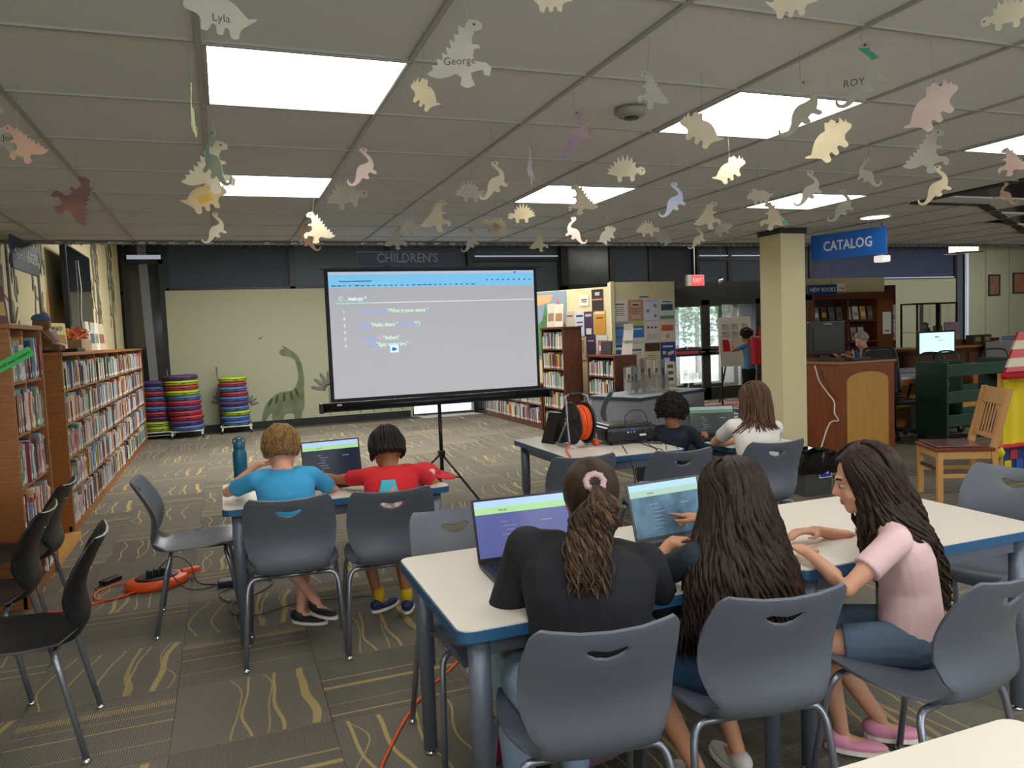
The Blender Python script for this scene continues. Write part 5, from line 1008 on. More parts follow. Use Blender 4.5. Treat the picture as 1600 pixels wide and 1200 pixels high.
# wooden chair
t = thing('wooden_chair','light wooden chair with slatted back and shiny dark red seat','chair',(5.78,4.72,0),math.radians(62)); 
W_ = mat('beech_wood','d39c56',.4,noise=.12,nscale=4,stretch=(5,5,1)); SR = mat('varnished_seat','7a3f26',.15,coat=.6)
MB().bev((-.23,-.2,.42),(.23,.26,.455),.012,SR).build('seat',t); MB().bev((-.2,-.15,.456),(.2,.24,.47),.006,mat('plastic_wrapped_pad','8a5a5c',.15,coat=.8)).build('seat_pad',t)
for s in (-1,1):
    MB().bev((s*.2-.022,.2,0),(s*.2+.022,.245,.42),.005,W_).build('leg',t)
    MB().add([(s*.2-.02,-.24,0),(s*.2+.02,-.24,0),(s*.2+.02,-.2,0),(s*.2-.02,-.2,0),(s*.2-.02,-.22,.45),(s*.2+.02,-.22,.45),(s*.2+.02,-.17,.45),(s*.2-.02,-.17,.45),(s*.215-.02,-.33,.93),(s*.215+.02,-.33,.93),(s*.215+.02,-.295,.93),(s*.215-.02,-.295,.93)],[(0,3,2,1),(0,1,5,4),(1,2,6,5),(2,3,7,6),(3,0,4,7),(4,5,9,8),(5,6,10,9),(6,7,11,10),(7,4,8,11),(8,9,10,11)],W_).build('back_leg',t)
    MB().bev((s*.2-.01,-.2,.2),(s*.2+.01,.22,.235),.003,W_).build('stretcher',t); MB().bev((s*.2-.012,-.18,.36),(s*.2+.012,.22,.42),.003,W_).build('seat_rail',t)
MB().bev((-.19,.215,.36),(.19,.235,.42),.003,W_).build('seat_rail',t); MB().bev((-.19,.215,.25),(.19,.23,.28),.003,DWOOD).build('stretcher',t)
BT = Matrix.Translation((0,-.215,.48)) @ Matrix.Rotation(.235,4,'X')
MB().bev((-.2,-.012,.32),(.2,.012,.46),.005,W_,BT).build('crest_rail',t); MB().bev((-.2,-.01,.03),(.2,.01,.07),.004,W_,BT).build('lower_rail',t)
for k in range(7): MB().box((-.156+.05*k,-.005,.06),(-.144+.05*k,.005,.33),W_,BT).build('slat',t)
# puppet theatre
t = thing('puppet_theatre','toy puppet theatre with red and cream striped roof and yellow curtain','toy theatre',(6.77,5.13,0))
MB().bev((.05,-.02,.06),(.085,.02,.98),.004,OAKL).build('post',t); MB().bev((1.3,-.02,.06),(1.335,.02,.98),.004,OAKL).build('post',t)
YC = mat('yellow_curtain','e4d012',.7,bump=.2,bscale=30); vs = []; n = 40
for k in range(n+1): u = k/n; yy = .012*math.sin(u*40)+.01; vs += [(.10+u*1.18,yy,.28),(.09+u*1.2,yy*.4,.93)]
MB().add(vs,[(2*k,2*k+2,2*k+3,2*k+1) for k in range(n)],YC,True).build('curtain',t)
STR = mat('awning_red','c9202a',.6); CRM = mat('awning_cream','e8dcc0',.7)
for k in range(5):
    z0 = .96+.08*k; y0 = -.12+.035*k; ins = .085*k-.03
    MB().add([(ins-.02,y0,z0),(1.4-ins,y0,z0),(1.32-ins,y0+.035,z0+.08),(ins+.075,y0+.035,z0+.08),(ins-.02,y0+.02,z0),(1.4-ins,y0+.02,z0),(1.32-ins,y0+.055,z0+.08),(ins+.075,y0+.055,z0+.08)],[(0,1,2,3),(7,6,5,4),(0,4,5,1),(3,2,6,7),(0,3,7,4),(1,5,6,2)],[STR,CRM][k%2]).build('awning_stripe',t)
MB().tube([(-.03,-.11,.965),(1.4,-.11,.965)],.035,STR,12).build('awning_roll',t)
MB().bev((-.02,-.05,.27),(1.4,.05,.295),.006,STR).build('counter_ledge',t); MB().bev((.04,0,0),(1.3,.02,.27),.004,mat('navy_panel','22386e',.5)).build('base_panel',t)
for x,z,c in ((.12,.05,'d8c814'),(.2,.15,'b8303a'),(.28,.05,'2a5ca8'),(.4,.12,'3a8a5c'),(.55,.05,'d8c814'),(.7,.1,'b8303a')): MB().box((x,-.006,z),(x+.09,0,z+.09),mat('block_'+c,c,.5)).build('painted_square',t)
text('PUPPETS',.07,mat('gold_letters','a89a28',.6),parent=t,T=TR((.3,-.02,.9),0,PI/2))
MB().tube([(.0,-.02,.28),(.03,-.02,.22),(.05,-.02,.18)],[.04,.05,.02],YC).build('tie_back',t)
# ---------------------------------------------------------------- table-top things
LB = mat('laptop_black','1b1c1f',.4); LS = mat('laptop_grey','5a5c60',.4,.3)
def laptop(label, x, y, deg, tilt=20, w=.34, d=.235, z=.732, kind='code', body=LB):
    t = thing('laptop', label, 'laptop', (x,y,z), math.radians(deg))   # hinge at the origin, opens towards -y
    b = MB().bev((-w/2,-d,.004),(w/2,0,.018),.004,body).build('base',t)
    k = MB(); 
    for r in range(5):
        for c in range(13): u = w*.86/13; k.box((-w*.43+c*u+.001,-.035-r*.019-.016,.018),(-w*.43+(c+1)*u-.001,-.035-r*.019,.0195),mat('key_black','0e0f11',.5))
    o = k.build('keys',b); o['kind'] = 'stuff'; MB().box((-.05,-d+.012,.018),(.05,-.15,.0187),mat('touchpad','2c2d31',.3)).build('touchpad',b)
    T = Matrix.Translation((0,0,.012)) @ Matrix.Rotation(-math.radians(tilt),4,'X'); h = .225
    s = MB().bev((-w/2,0,0),(w/2,.007,h),.003,body,T).build('screen_lid',t)
    def rect(a,c,b_,d_,m,e=.0012): MB_ = MB().box((-w/2+.008+a*(w-.016),-e,.018+c*(h-.026)),(-w/2+.008+b_*(w-.016),-.0004,.018+d_*(h-.026)),m,T); return MB_
    sm = {'code':mat('display_dark','141a2c',.3,emit=.5),'purple':mat('display_purple','4c5284',.3,emit=.6),'glare':mat('display_glare','6f98b4',.25,emit=.06,col2='22344a',nscale=9),'dim':mat('display_dim','2c3431',.3,emit=.4)}[kind]
    rect(0,0,1,1,sm).build('display',s)
    b1 = {'dim':'7f9a96','glare':'a9d0e0'}.get(kind,'a9c8f2'); b2 = {'dim':'56785c','glare':'a6c8b8'}.get(kind,'a6d89a')
    rect(0,.88,1,1,mat('bar_'+b1,b1,.4,emit=.35),.0016).build('browser_bar',s); rect(0,.76,1,.88,mat('bar_'+b2,b2,.4,emit=.3),.0016).build('page_header',s)
    text('Browser IDE' if 0 else 'main.py', .011, DGREY, parent=s, T=T @ TR((-w*.2,-.0022,.018+.82*(h-.026)),0,PI/2), ext=.0001)
    m = MB(); q = random.Random(int(x*100)); lm = mat('code_line','7c8698',.5,emit=.4)
    for r in range(7): z0 = .6-.075*r; a = .25+.03*(r%3); m.box((-w/2+.008+a*(w-.016),-.0018,.018+z0*(h-.026)),(-w/2+.008+(a+q.uniform(.06,.16))*(w-.016),-.0012,.018+(z0+.012)*(h-.026)),lm,T)
    m.box((w*.18,-.0018,.018+.55*(h-.026)),(w*.3,-.0012,.018+.57*(h-.026)),lm,T); m.build('code_lines',s)
    return t
laptop('open laptop with green header and dark code screen between the blue and red shirted children', .55, 4.50, 4, 14)
laptop('open laptop with purple screen at the left end of the long table', .97, 2.50, -2, 18, .37, kind='purple')
laptop('open laptop with a reflective blue screen the two girls are using', 1.555, 2.475, 6, 16, kind='glare', body=LS)
laptop('open laptop with dim green topped screen before the girl in the white shirt', 3.42, 4.86, -22, 12, .34, .23, .702, 'dim')
t = thing('water_bottle','teal metal water bottle with a loop lid on the children table','bottle',(.045,4.60,.732)); TE = mat('teal_bottle','1f6a86',.35,.3)
MB().lathe([(.034,0),(.038,.004),(.038,.19),(.036,.2),(.03,.215),(.03,.22)],TE,28).build('body',t); ld = MB().lathe([(.031,.22),(.032,.222),(.032,.25),(.026,.256),(.018,.258),(.018,.275),(.012,.278)],mat('teal_lid','1a5670',.4),24).build('lid',t); MB().tube([(-.03,0,.25),(-.034,0,.27),(0,0,.288),(.034,0,.27),(.03,0,.25)],.004,TE,6).build('carry_loop',ld)
t = thing('baseball_cap','red baseball cap with white crest lying on the children table right end','cap',(1.04,4.22,.732),-.5)
vs=[]; cap = MB(); cap.ell((-.02,0,.015),(.1,.095,.085),RED,None,20,10); cap.build('crown',t); br = MB(); P = [(.05+.11*math.sin(a)*1.0,-.09*math.cos(a),0) for a in [PI*i/12 for i in range(13)]]
br.add([(x,y,.03-.25*(x-.05)) for x,y,_ in P]+[(x,y,.038-.25*(x-.05)) for x,y,_ in P],[tuple(reversed(range(13))),tuple(range(13,26))]+[(i,i+1,14+i,13+i) for i in range(12)],RED).build('brim',t); MB().ell((.045,-.075,.055),(.02,.008,.02),mat('crest_white','dcd4d0',.6),None,10,6).build('crest',t)
# projector
t = thing('projector','black projector with ports and a white label on the table','projector',(2.66,4.86,.732),math.radians(-3))
PB = mat('projector_black','15161a',.3); b = MB(); b.bev((-.2,-.15,.02),(.2,.15,.125),.03,PB); b.bev((-.17,-.12,.11),(.17,.13,.14),.02,PB); b.build('housing',t)
MB().cyl((-.08,.14,.075),(-.08,.17,.075),.045,DGREY,20).build('lens',t); m = MB()
for k in range(3): m.cyl((-.04+.025*k,-.151,.085),(-.04+.025*k,-.154,.085),.006,[WHITE,STEEL,CHROME][k],10)
m.box((-.02,-.153,.1),(.02,-.15,.112),mat('vga_blue','2a4a9a',.5)); m.build('ports',t); MB().box((.05,-.153,.055),(.1,-.151,.068),WHITE).build('white_label',t); m = MB()
for k in range(8): m.box((-.19,-.1+.02*k,.06),(-.199,-.09+.02*k,.1),DGREY); m.box((-.1+.025*k,-.06,.1395),(-.09+.025*k,.08,.1415),DGREY)
m.build('vents',t)
for s in (-1,1): MB().cyl((s*.15,-.1,0),(s*.15,-.1,.025),.012,BLACK).build('foot',t)
t = thing('projector_cables','thin black cables looping from the projector over the table edge','cables',(0,0,0)); m = MB()
C_ = lambda p, r=.0035: m.tube(spl(p,6),r,BLACK,6)
C_([(2.5,4.72,.82),(2.44,4.6,.84),(2.42,4.4,.74),(2.41,4.31,.68),(2.43,4.3,.5),(2.42,4.32,.25)]); C_([(2.62,4.70,.79),(2.62,4.55,.76),(2.63,4.36,.737),(2.6,4.31,.66),(2.5,4.29,.6),(2.5,4.3,.5),(2.54,4.3,.42)])
C_([(2.72,4.7,.82),(2.78,4.62,.8),(2.8,4.4,.745),(2.81,4.3,.66),(2.8,4.29,.5),(2.78,4.3,.42)]); C_([(2.6,4.72,.86),(2.6,4.72,.93),(2.66,4.71,.97),(2.74,4.7,.95),(2.78,4.7,.85),(2.78,4.5,.745),(2.7,4.36,.737)],.003); C_([(2.66,4.70,.8),(2.68,4.5,.737),(2.66,4.34,.735),(2.66,4.31,.66),(2.7,4.3,.56),(2.74,4.3,.4)],.003)
C_([(2.3,4.95,.74),(2.35,4.9,.84),(2.42,4.8,.86),(2.5,4.76,.83)],.003)
m.build('cable_bundle',t)
# cable reel
t = thing('cable_reel','orange extension cord wound on a black reel with a silver tube stand','cable reel',(2.3,4.86,.735),math.radians(94)); AX = .16
for s in (-1,1):
    m = MB(); T = Matrix.Translation((0,s*.055,AX)) @ Matrix.Rotation(PI/2,4,'X')
    m.lathe([(.02,-.004),(.135,-.004),(.145,-.009),(.15,0),(.145,.009),(.135,.004),(.02,.004)],mat('reel_black','1c1d20',.4),36,T); o = m.build('reel_disc',t)
    for k in range(5): a = 2*PI*k/5; MB().bev((-.02,-.012,-.006),(.02,.012,.006),.003,mat('reel_slot','3c3f44',.5),T @ TR((.09*math.cos(a),.09*math.sin(a),.0),a)).build('spoke_recess',o)
MB().cyl((0,-.05,AX),(0,.05,AX),.06,BLACK,24).build('hub',t); m = MB(); q = random.Random(5)
for k in range(7):
    for r in (.075,.095,.115): y0 = -.042+.014*k; rr = r+q.uniform(-.004,.004); m.tube([(rr*math.cos(a),y0+.003*math.sin(a*2),AX+rr*math.sin(a)) for a in [2*PI*i/28 for i in range(29)]],.0068,ORANGE,6,None,False)
m.build('wound_cord',t)
fr_ = MB()
for s in (-1,1): fr_.tube(spl([(.13,s*.11,.012),(.0,s*.11,.012),(-.06,s*.11,.03),(-.03,s*.10,.16),(.0,s*.09,.30),(.02,s*.085,.345),(.03,s*.05,.36)],6),.009,STEEL,10); fr_.tube([(.0,s*.098,.2),(.0,s*.07,AX)],.009,STEEL,8); fr_.tube([(-.02,s*.1,.18),(.1,s*.11,.02)],.009,STEEL,8)
fr_.build('stand',t); MB().tube([(.03,-.05,.36),(.03,.05,.36)],.014,BLACK,10).build('handle',t); MB().bev((-.07,-.13,.0),(-.02,-.09,.04),.008,ORANGE).build('orange_plug',t)
t = thing('black_case','black wedge shaped case standing behind the cable reel','case',(2.2,5.1,.732),.3); MB().add([(-.04,-.06,0),(.09,-.06,0),(.09,.08,0),(-.04,.08,0),(.03,-.04,.22),(.08,-.04,.22),(.08,.06,.22),(.03,.06,.22)],[(0,3,2,1),(4,5,6,7),(0,1,5,4),(1,2,6,5),(2,3,7,6),(3,0,4,7)],BLACK).build('shell',t); MB().box((-.05,-.062,.01),(.11,-.06,.02),DGREY).build('seam',t)
t = thing('orange_cord','orange extension cord running from the reel down and across the floor','cable',(0,0,0)); m = MB()
m.tube(spl([(2.2,4.78,.76),(2.12,4.68,.745),(2.03,4.42,.735),(1.995,4.33,.7),(1.95,4.3,.5),(1.88,4.25,.2),(1.8,4.2,.02),(1.6,4.05,.008),(1.2,3.75,.008),(.92,3.38,.008),(.75,3.2,.008),(.62,3.02,.008),(.5,2.8,.008),(.42,2.6,.008),(.38,2.2,.008)],8),.0055,ORANGE,8); m.build('cord_run',t)
t = thing('orange_cord','thin orange cord looping on the carpet left of the floor cable reel','cable',(0,0,0)); MB().tube(spl([(-1.3,5.15,.007),(-.95,5.12,.007),(-.78,5.2,.007),(-.66,5.25,.007),(-.62,5.42,.01),(-.74,5.52,.01),(-.85,5.4,.01),(-.83,5.24,.01),(-.72,5.2,.012),(-.58,5.3,.02)],8),.005,ORANGE,8).build('cord_run',t)
t = thing('floor_cord_reel','flat orange floor reel with black top and plugged in adapters','cable reel',(-.50,5.40,0),.35)
MB().lathe([(.16,0),(.175,.01),(.175,.045),(.16,.055),(.1,.06)],ORANGE,28,Matrix.Diagonal((1.1,.85,1,1))).build('shell',t); MB().lathe([(.12,.055),(.12,.066),(.11,.068)],BLACK,24,Matrix.Diagonal((1.1,.85,1,1))).build('socket_plate',t); MB().bev((.15,-.03,.03),(.27,.03,.07),.015,ORANGE).build('handle',t)
for k in range(3): MB().bev((-.06+.04*k,-.02,.066),(-.03+.04*k,.02,.11),.006,BLACK).build('plug',t)
t = thing('power_adapter','black power adapter lying on the carpet left of the floor cord reel','adapter',(-.80,5.62,0),.9); MB().bev((-.07,-.03,0),(.07,.03,.03),.008,BLACK).build('brick',t); MB().tube(spl([(-.07,0,.015),(-.14,-.02,.006),(-.18,-.1,.005)],5),.004,BLACK).build('lead',t)
t = thing('black_cables','tangle of thin black cables on the carpet under the children table','cables',(0,0,0)); m = MB(); q = random.Random(9)
m.tube(spl([(-.5,5.4,.1),(-.4,5.5,.15),(-.3,5.45,.1),(-.25,5.3,.01),(-.1,5.2,.008),(.05,5.25,.008),(.2,5.1,.008),(.1,4.9,.008),(-.05,4.8,.008),(-.12,5.0,.008),(0,5.1,.01),(.3,5.2,.008)],6),.004,BLACK,6)
m.tube(spl([(-.48,5.38,.11),(-.42,5.25,.13),(-.33,5.2,.02),(-.2,5.15,.008),(-.05,5.3,.008),(.1,5.35,.008)],6),.0035,BLACK,6); m.tube(spl([(.0,4.95,.008),(-.06,4.7,.008),(-.02,4.55,.008),(.1,4.5,.008),(.35,4.6,.008),(.8,4.5,.008)],6),.003,BLACK,6); m.bev((-.13,5.12,0),(-.03,5.2,.045),.01,BLACK); m.build('cable_bundle',t)
# bags under the long table
t = thing('backpack','patterned navy and pink fabric bag on the floor under the long table','bag',(1.12,2.42,0),.3); m = MB(); m.ell((0,0,.16),(.2,.15,.17)); m.ell((.05,.02,.1),(.22,.17,.1)); remesh_mb(m,'body',.014,mat('patterned_fabric','4a3c50',.9,col2='b08a94',nscale=22),t)
MB().tube(spl([(-.1,-.05,.3),(-.06,-.08,.4),(.04,-.08,.4),(.08,-.05,.3)],5),.012,BLACK).build('strap',t)
t = thing('handbag','small raspberry pink bag with round handle on the floor by the table leg','bag',(.83,2.55,0),.4); m = MB(); m.ell((0,0,.07),(.09,.05,.075)); remesh_mb(m,'body',.008,mat('raspberry_vinyl','a81c50',.3),t); MB().tube([(.05*math.cos(a),-.02,.13+.04*math.sin(a)) for a in [PI*i/8 for i in range(9)]],.01,mat('raspberry_vinyl','a81c50',.3)).build('handle',t)
t = thing('backpack','black and olive bag slumped on the floor beside the pink bag','bag',(.98,2.33,0),.2); m = MB(); m.ell((0,0,.1),(.11,.09,.11)); m.ell((0,.05,.16),(.07,.07,.1)); remesh_mb(m,'body',.01,BLACK,t); MB().ell((-.02,-.07,.1),(.06,.03,.06),mat('olive_cloth','4e5438',.9)).build('pocket',t)
# ---------------------------------------------------------------- people
def skin(c): return mat('skin_'+c, c, .5, noise=.06, nscale=14, spec=.35)
def cloth(c, b=.3, c2=None): return mat('cloth_'+c, c, .9, bump=b, bscale=350, noise=.08, nscale=12, col2=c2)
def loft(mb, rings, n=20):
    vs = []; fs = []
    for c, r, f, rx, ry in rings:
        for k in range(n): a = 2*PI*k/n; vs.append(c + r*(rx*math.cos(a)) + f*(ry*math.sin(a)))
    for i in range(len(rings)-1):
        for k in range(n): fs.append((i*n+k, i*n+(k+1)%n, (i+1)*n+(k+1)%n, (i+1)*n+k))
    fs.append(tuple(reversed(range(n)))); fs.append(tuple(range((len(rings)-1)*n, len(rings)*n)))
    mb.add(vs, fs, SKIN0)
SKIN0 = skin('c99a7c')
def caps(mb, pts, rs, n=12):
    pts = [Vector(p) for p in pts]; mb.tube(pts, rs, SKIN0, n)
    for p, r in zip(pts, rs): mb.ell(p, (r,r,r), SKIN0, None, n, 6)
def ik(a, c, l1, l2, hint):
    a = Vector(a); c = Vector(c); d = c-a; L = min(d.length, (l1+l2)*.995); u = d.normalized()
    x = (l1*l1-l2*l2+L*L)/(2*L); h = math.sqrt(max(0, l1*l1-x*x)); hv = Vector(hint)-u*Vector(hint).dot(u); hv.normalize()
    return a+u*x+hv*h, a+u*L
def hand(mb, w, d, nrm, s, side, curl=.5, point=False):
    """w wrist, d direction along the hand, nrm back of hand; side +1 when the thumb is towards d x nrm"""
    d = Vector(d).normalized(); nrm = Vector(nrm); nrm = (nrm-d*nrm.dot(d)).normalized(); a = d.cross(nrm)*side
    R = Matrix((a, d, nrm)).transposed()
    mb.ell(w+d*.045*s, (.036*s,.052*s,.015*s), SKIN0, None, 14, 8, R); caps(mb, [w-d*.02*s, w+d*.02*s], [.021*s,.024*s], 10)
    for k, (off, ln) in enumerate(((.027,.072),(.010,.08),(-.008,.074),(-.025,.058))):
        c = curl*(1+.15*k) if not (point and k == 0) else .08
        if point and k > 0: c = 1.35
        b = w+a*off*s+d*.083*s; pts = [w+a*off*.7*s+d*.05*s, b]; ang = c*.35; dd = d
        for j, fr in enumerate((.45,.3,.25)):
            dd = (d*math.cos(ang) - nrm*math.sin(ang) + a*off*1.6).normalized(); pts.append(pts[-1]+dd*ln*fr*s); ang += c*.75
        caps(mb, pts, [.0105*s,.0095*s,.0085*s,.0078*s,.0068*s], 8)
    t0 = w+d*.02*s+a*.022*s; caps(mb, [t0, t0+(d*.5+a*.8).normalized()*.035*s-nrm*.006*s, t0+(d*.8+a*.75).normalized()*.062*s-nrm*.012*s, t0+(d*1.0+a*.55-nrm*.2).normalized()*.082*s], [.013*s,.0115*s,.0095*s,.008*s], 8)
def head_geo(mb, H, s):
    R3 = H.to_3x3(); P = lambda x,y,z: H @ Vector((x*s,y*s,z*s))
    def E(c, r): mb.ell(P(*c), [q*s for q in r], SKIN0, None, 18, 12, R3)
    E((0,-.012,.032),(.074,.094,.086)); E((0,.022,-.022),(.064,.07,.082)); E((0,.038,-.07),(.044,.045,.034)); E((0,.062,-.088),(.02,.018,.016))
    E((0,.078,.022),(.05,.014,.016)); E((.034,.058,-.03),(.026,.026,.024)); E((-.034,.058,-.03),(.026,.026,.024))
    caps(mb, [P(0,.084,.012),P(0,.101,-.022)], [.009*s,.0125*s], 10); E((.011,.09,-.027),(.008,.01,.007)); E((-.011,.09,-.027),(.008,.01,.007))
    for x in (-1,1): E((x*.075,-.005,-.005),(.009,.019,.031)); 
def make_person(label, hip, neck, head, hdir, face=0, s=1.0, skin_c='c99a7c', hands=((.1,.3,.75),(-.1,.3,.75)), hint=None, knees=None, ankles=None, shirt='3a8fc4', sleeve=.62, pants='3c4a60', pleg=1.0, vox=.009, roll=0, shoe='3a3d44', curl=(.5,.5), point=(0,0), group=None, loc=None, bulge=.03, toes=None, sh_w=.165, sock=None, fat=1.0, shoe_name='shoe', hs=None):
    hs = hs or max(s, .98)
    hip = Vector(hip); neck = Vector(neck); head = Vector(head); fa = math.radians(face)
    F = Vector((-math.sin(fa), math.cos(fa), 0)); Rt = Vector((math.cos(fa), math.sin(fa), 0)); up = (neck-hip).normalized()
    t = thing('person', label, 'person', (hip.x, hip.y, 0), 0, group); off = Matrix.Translation((-hip.x,-hip.y,0))
    Rs = (Rt + up*(-roll)).normalized()
    hd = Vector(hdir).normalized(); hr = hd.cross(Vector((0,0,1))).normalized(); hu = hr.cross(hd)
    H = Matrix(((hr.x,hd.x,hu.x,head.x),(hr.y,hd.y,hu.y,head.y),(hr.z,hd.z,hu.z,head.z),(0,0,0,1)))
    back = -F
    def torso(mb, g, top=1.0, z0=-.06):
        fw = Rs.cross(up).normalized()*-1; L = (neck-hip).length
        prof = [(z0/1.0,.125,.085),(0,.158,.108),(.18,.15,.105),(.4,.138,.098),(.62,.158,.104),(.78,.168,.1),(.9,.15,.082),(.97,.09,.062),(1.03,.055,.052)]
        rings = []
        for q, rx, ry in prof:
            if q > top: continue
            c = hip.lerp(neck, q) + back*bulge*math.sin(max(0,min(1,q))*PI); rings.append((c, Rt.lerp(Rs, max(0,min(1,q))).normalized(), fw, (rx*fat+g)*s, (ry*fat+g)*s))
        loft(mb, rings)
    body = MB(); torso(body, -.012); head_geo(body, H, hs)
    nk0 = neck + Vector((0,0,-.03))*s; caps(body, [nk0, H @ Vector((0,-.018*hs,-.06*hs))], [.054*s,.045*hs], 14)
    sh = [neck - up*.055*s + Rs*x*sh_w*s for x in (-1,1)]; arms = []
    for i, x in enumerate((-1,1)):
        hn = hint[i] if hint else (Rt*x*.6 + Vector((0,0,-1)) + back*.3)
        el, wr = ik(sh[i], hands[i], .275*s, .235*s, hn); arms.append((sh[i], el, wr))
        caps(body, [neck-up*.035*s+Rs*x*.06*s, sh[i], sh[i].lerp(el,.5), el, el.lerp(wr,.35), wr], [.04*s,.047*s*fat,.040*s*fat,.033*s,.034*s,.022*s])
        d = (wr-el).normalized(); d = Vector((d.x,d.y,d.z*.35)).normalized() if wr.z < 1.0 and hn != 'x' else d
        hand(body, wr, d, (0,0,1), s*1.02, 1 if x < 0 else -1, curl[i], bool(point[i]))
    kn = [Vector(k) for k in knees]; an = [Vector(a) for a in ankles]
    for i, x in enumerate((-1,1)):
        h0 = hip + Rt*x*.085*s + Vector((0,0,-.02*s))
        caps(body, [h0, h0.lerp(kn[i],.5), kn[i], kn[i].lerp(an[i],.35), an[i]], [.078*s*fat,.07*s*fat,.05*s,.048*s,.03*s])
        fd = Vector(toes[i]) if toes else F; fd = Vector((fd.x,fd.y,0)).normalized(); caps(body, [an[i]+Vector((0,0,-.03*s))-fd*.02*s, an[i]+fd*.1*s+Vector((0,0,-.05*s))], [.03*s,.022*s])
    SM = skin(skin_c); b = remesh_mb(body, 'body', vox, SM, t, 5); b.data.transform(off)
    shm = MB(); torso(shm, .008, .985, -.1)
    for i, (a, e, w) in enumerate(arms):
        x = (-1,1)[i]; caps(shm, [neck-up*.05*s+Rs*x*.05*s, neck-up*.04*s+Rs*x*.09*s, a], [.05*s,.053*s,.058*s]); q = sleeve
        if q <= 1: p = a.lerp(e, q); caps(shm, [a, a.lerp(e,q*.5)], [.058*s*fat,.054*s*fat]); shm.tube([a, a.lerp(e,q*.5), p],[.056*s*fat,.054*s*fat,.054*s*fat],SKIN0,14)
        else: caps(shm, [a, a.lerp(e,.5), e, e.lerp(w, q-1)], [.058*s,.052*s,.044*s,.034*s])
    so = remesh_mb(shm, 'shirt', vox, cloth(shirt), t, 4); so.data.transform(off)
    pm_ = MB(); pm_.ell(hip+Vector((0,0,-.015*s)), (.158*s*fat,.125*s*fat,.11*s), SKIN0, None, 18, 10, Matrix.Rotation(fa,3,'Z'))
    for i, x in enumerate((-1,1)):
        h0 = hip + Rt*x*.085*s + Vector((0,0,-.02*s)); k = kn[i]
        if pleg <= 1: caps(pm_, [h0, h0.lerp(k,pleg*.5)], [.09*s*fat,.084*s*fat]); pm_.tube([h0, h0.lerp(k,pleg*.5), h0.lerp(k,pleg)], [.09*s*fat,.084*s*fat,.078*s*fat], SKIN0, 14)
        else: caps(pm_, [h0, h0.lerp(k,.5), k, k.lerp(an[i], pleg-1)], [.092*s*fat,.082*s*fat,.064*s,.053*s])
    po = remesh_mb(pm_, 'pants' if pleg > 1 else 'shorts', vox, cloth(pants, .5), t, 4); po.data.transform(off)
    for i in (0,1):
        fd = Vector(toes[i]) if toes else F; fd = Vector((fd.x,fd.y,0)).normalized(); a = an[i]+Vector((0,0,-.045*s)); T = off @ Matrix(((fd.y,fd.x,0,a.x),(-fd.x,fd.y,0,a.y),(0,0,1,a.z),(0,0,0,1)))
        m = MB(); m.ell((0,.06*s,-.005),(.042*s,.12*s,.026*s),SKIN0,T); m.ell((0,-.02*s,.015*s),(.04*s,.055*s,.04*s),SKIN0,T)
        o = remesh_mb(m, shoe_name, .007, mat('shoe_'+shoe, shoe, .6), t, 3)
        MB().prism([(x_*.044*s, .06*s+y_*.125*s) for x_, y_ in [(math.cos(q),math.sin(q)) for q in [2*PI*k/16 for k in range(16)]]], .014, WHITE, T @ Matrix.Translation((0,0,-.036*s))).build('sole', o)
        if sock: MB().tube([an[i]+Vector((0,0,-.02)), an[i]+Vector((0,0,.06))],[.036*s,.038*s],mat('sock_'+sock,sock,.9),12,off).build('sock',t)
    for x in (-1,1):
        e = MB().ell(H @ Vector((x*.031*hs,.077*hs,.004*hs)), (.0105*hs,.0105*hs,.0072*hs), mat('eye_white','b5aaa2',.3), off, 12, 8, H.to_3x3()); eo = e.build('eye', t)
        MB().ell(H @ Vector((x*.031*hs,.0852*hs,.003*hs)), (.0055*hs,.003*hs,.0062*hs), mat('iris_dark','1e1410',.2), off, 10, 6, H.to_3x3()).build('iris', eo)
        MB().tube([H @ Vector((x*a_*hs,y_*hs,z_*hs)) for a_,y_,z_ in ((.014,.092,.026),(.03,.09,.032),(.046,.078,.028))], .0035*hs, mat('brow_dark','2e2018',.9), 6, off, True, .6).build('eyebrow', t)
    lp = MB().ell(H @ Vector((0,.083*hs,-.053*hs)), (.021*hs,.009*hs,.0055*hs), mat('lip_rose','a8605a',.5), off, 14, 6, H.to_3x3()); lp.ell(H @ Vector((0,.082*hs,-.062*hs)), (.018*hs,.009*hs,.0055*hs), mat('lip_rose','a8605a',.5), off, 14, 6, H.to_3x3()); lp.build('lips', t)
    return dict(root=t, H=H, s=hs, bs=s, off=off, hip=hip, neck=neck, F=F, Rt=Rt, back=back, bulge=bulge, fat=fat, kn=kn, an=an, arms=arms)
def hairmat(c, c2): return mat('hair_'+c, c, .55, col2=c2, nscale=60, spec=.25, stretch=(1,1,.15))
def lock_mesh(paths, r, m, off, name, root, flat=.6, tip=.35):
    b = MB()
    for p in paths:
        n = len(p); rs = [r*(.55+.45*min(1,i/3))*(1 if i < n*.6 else 1-(1-tip)*((i-n*.6)/(n*.4))) for i in range(n)]
        b.tube(p, rs, m, 5, off, True, flat)
    b.sm = [True]*len(b.sm)
    return b.build(name, root)
def on_head(P, th, az, g):
    """th polar angle from up, az 0 = face front"""
    s = P['s']; d = Vector((math.sin(az)*math.sin(th), math.cos(az)*math.sin(th), math.cos(th)))
    return P['H'] @ Vector((d.x*(.076+g)*s, d.y*(.097+g)*s-.012*s, d.z*(.09+g)*s+.03*s))
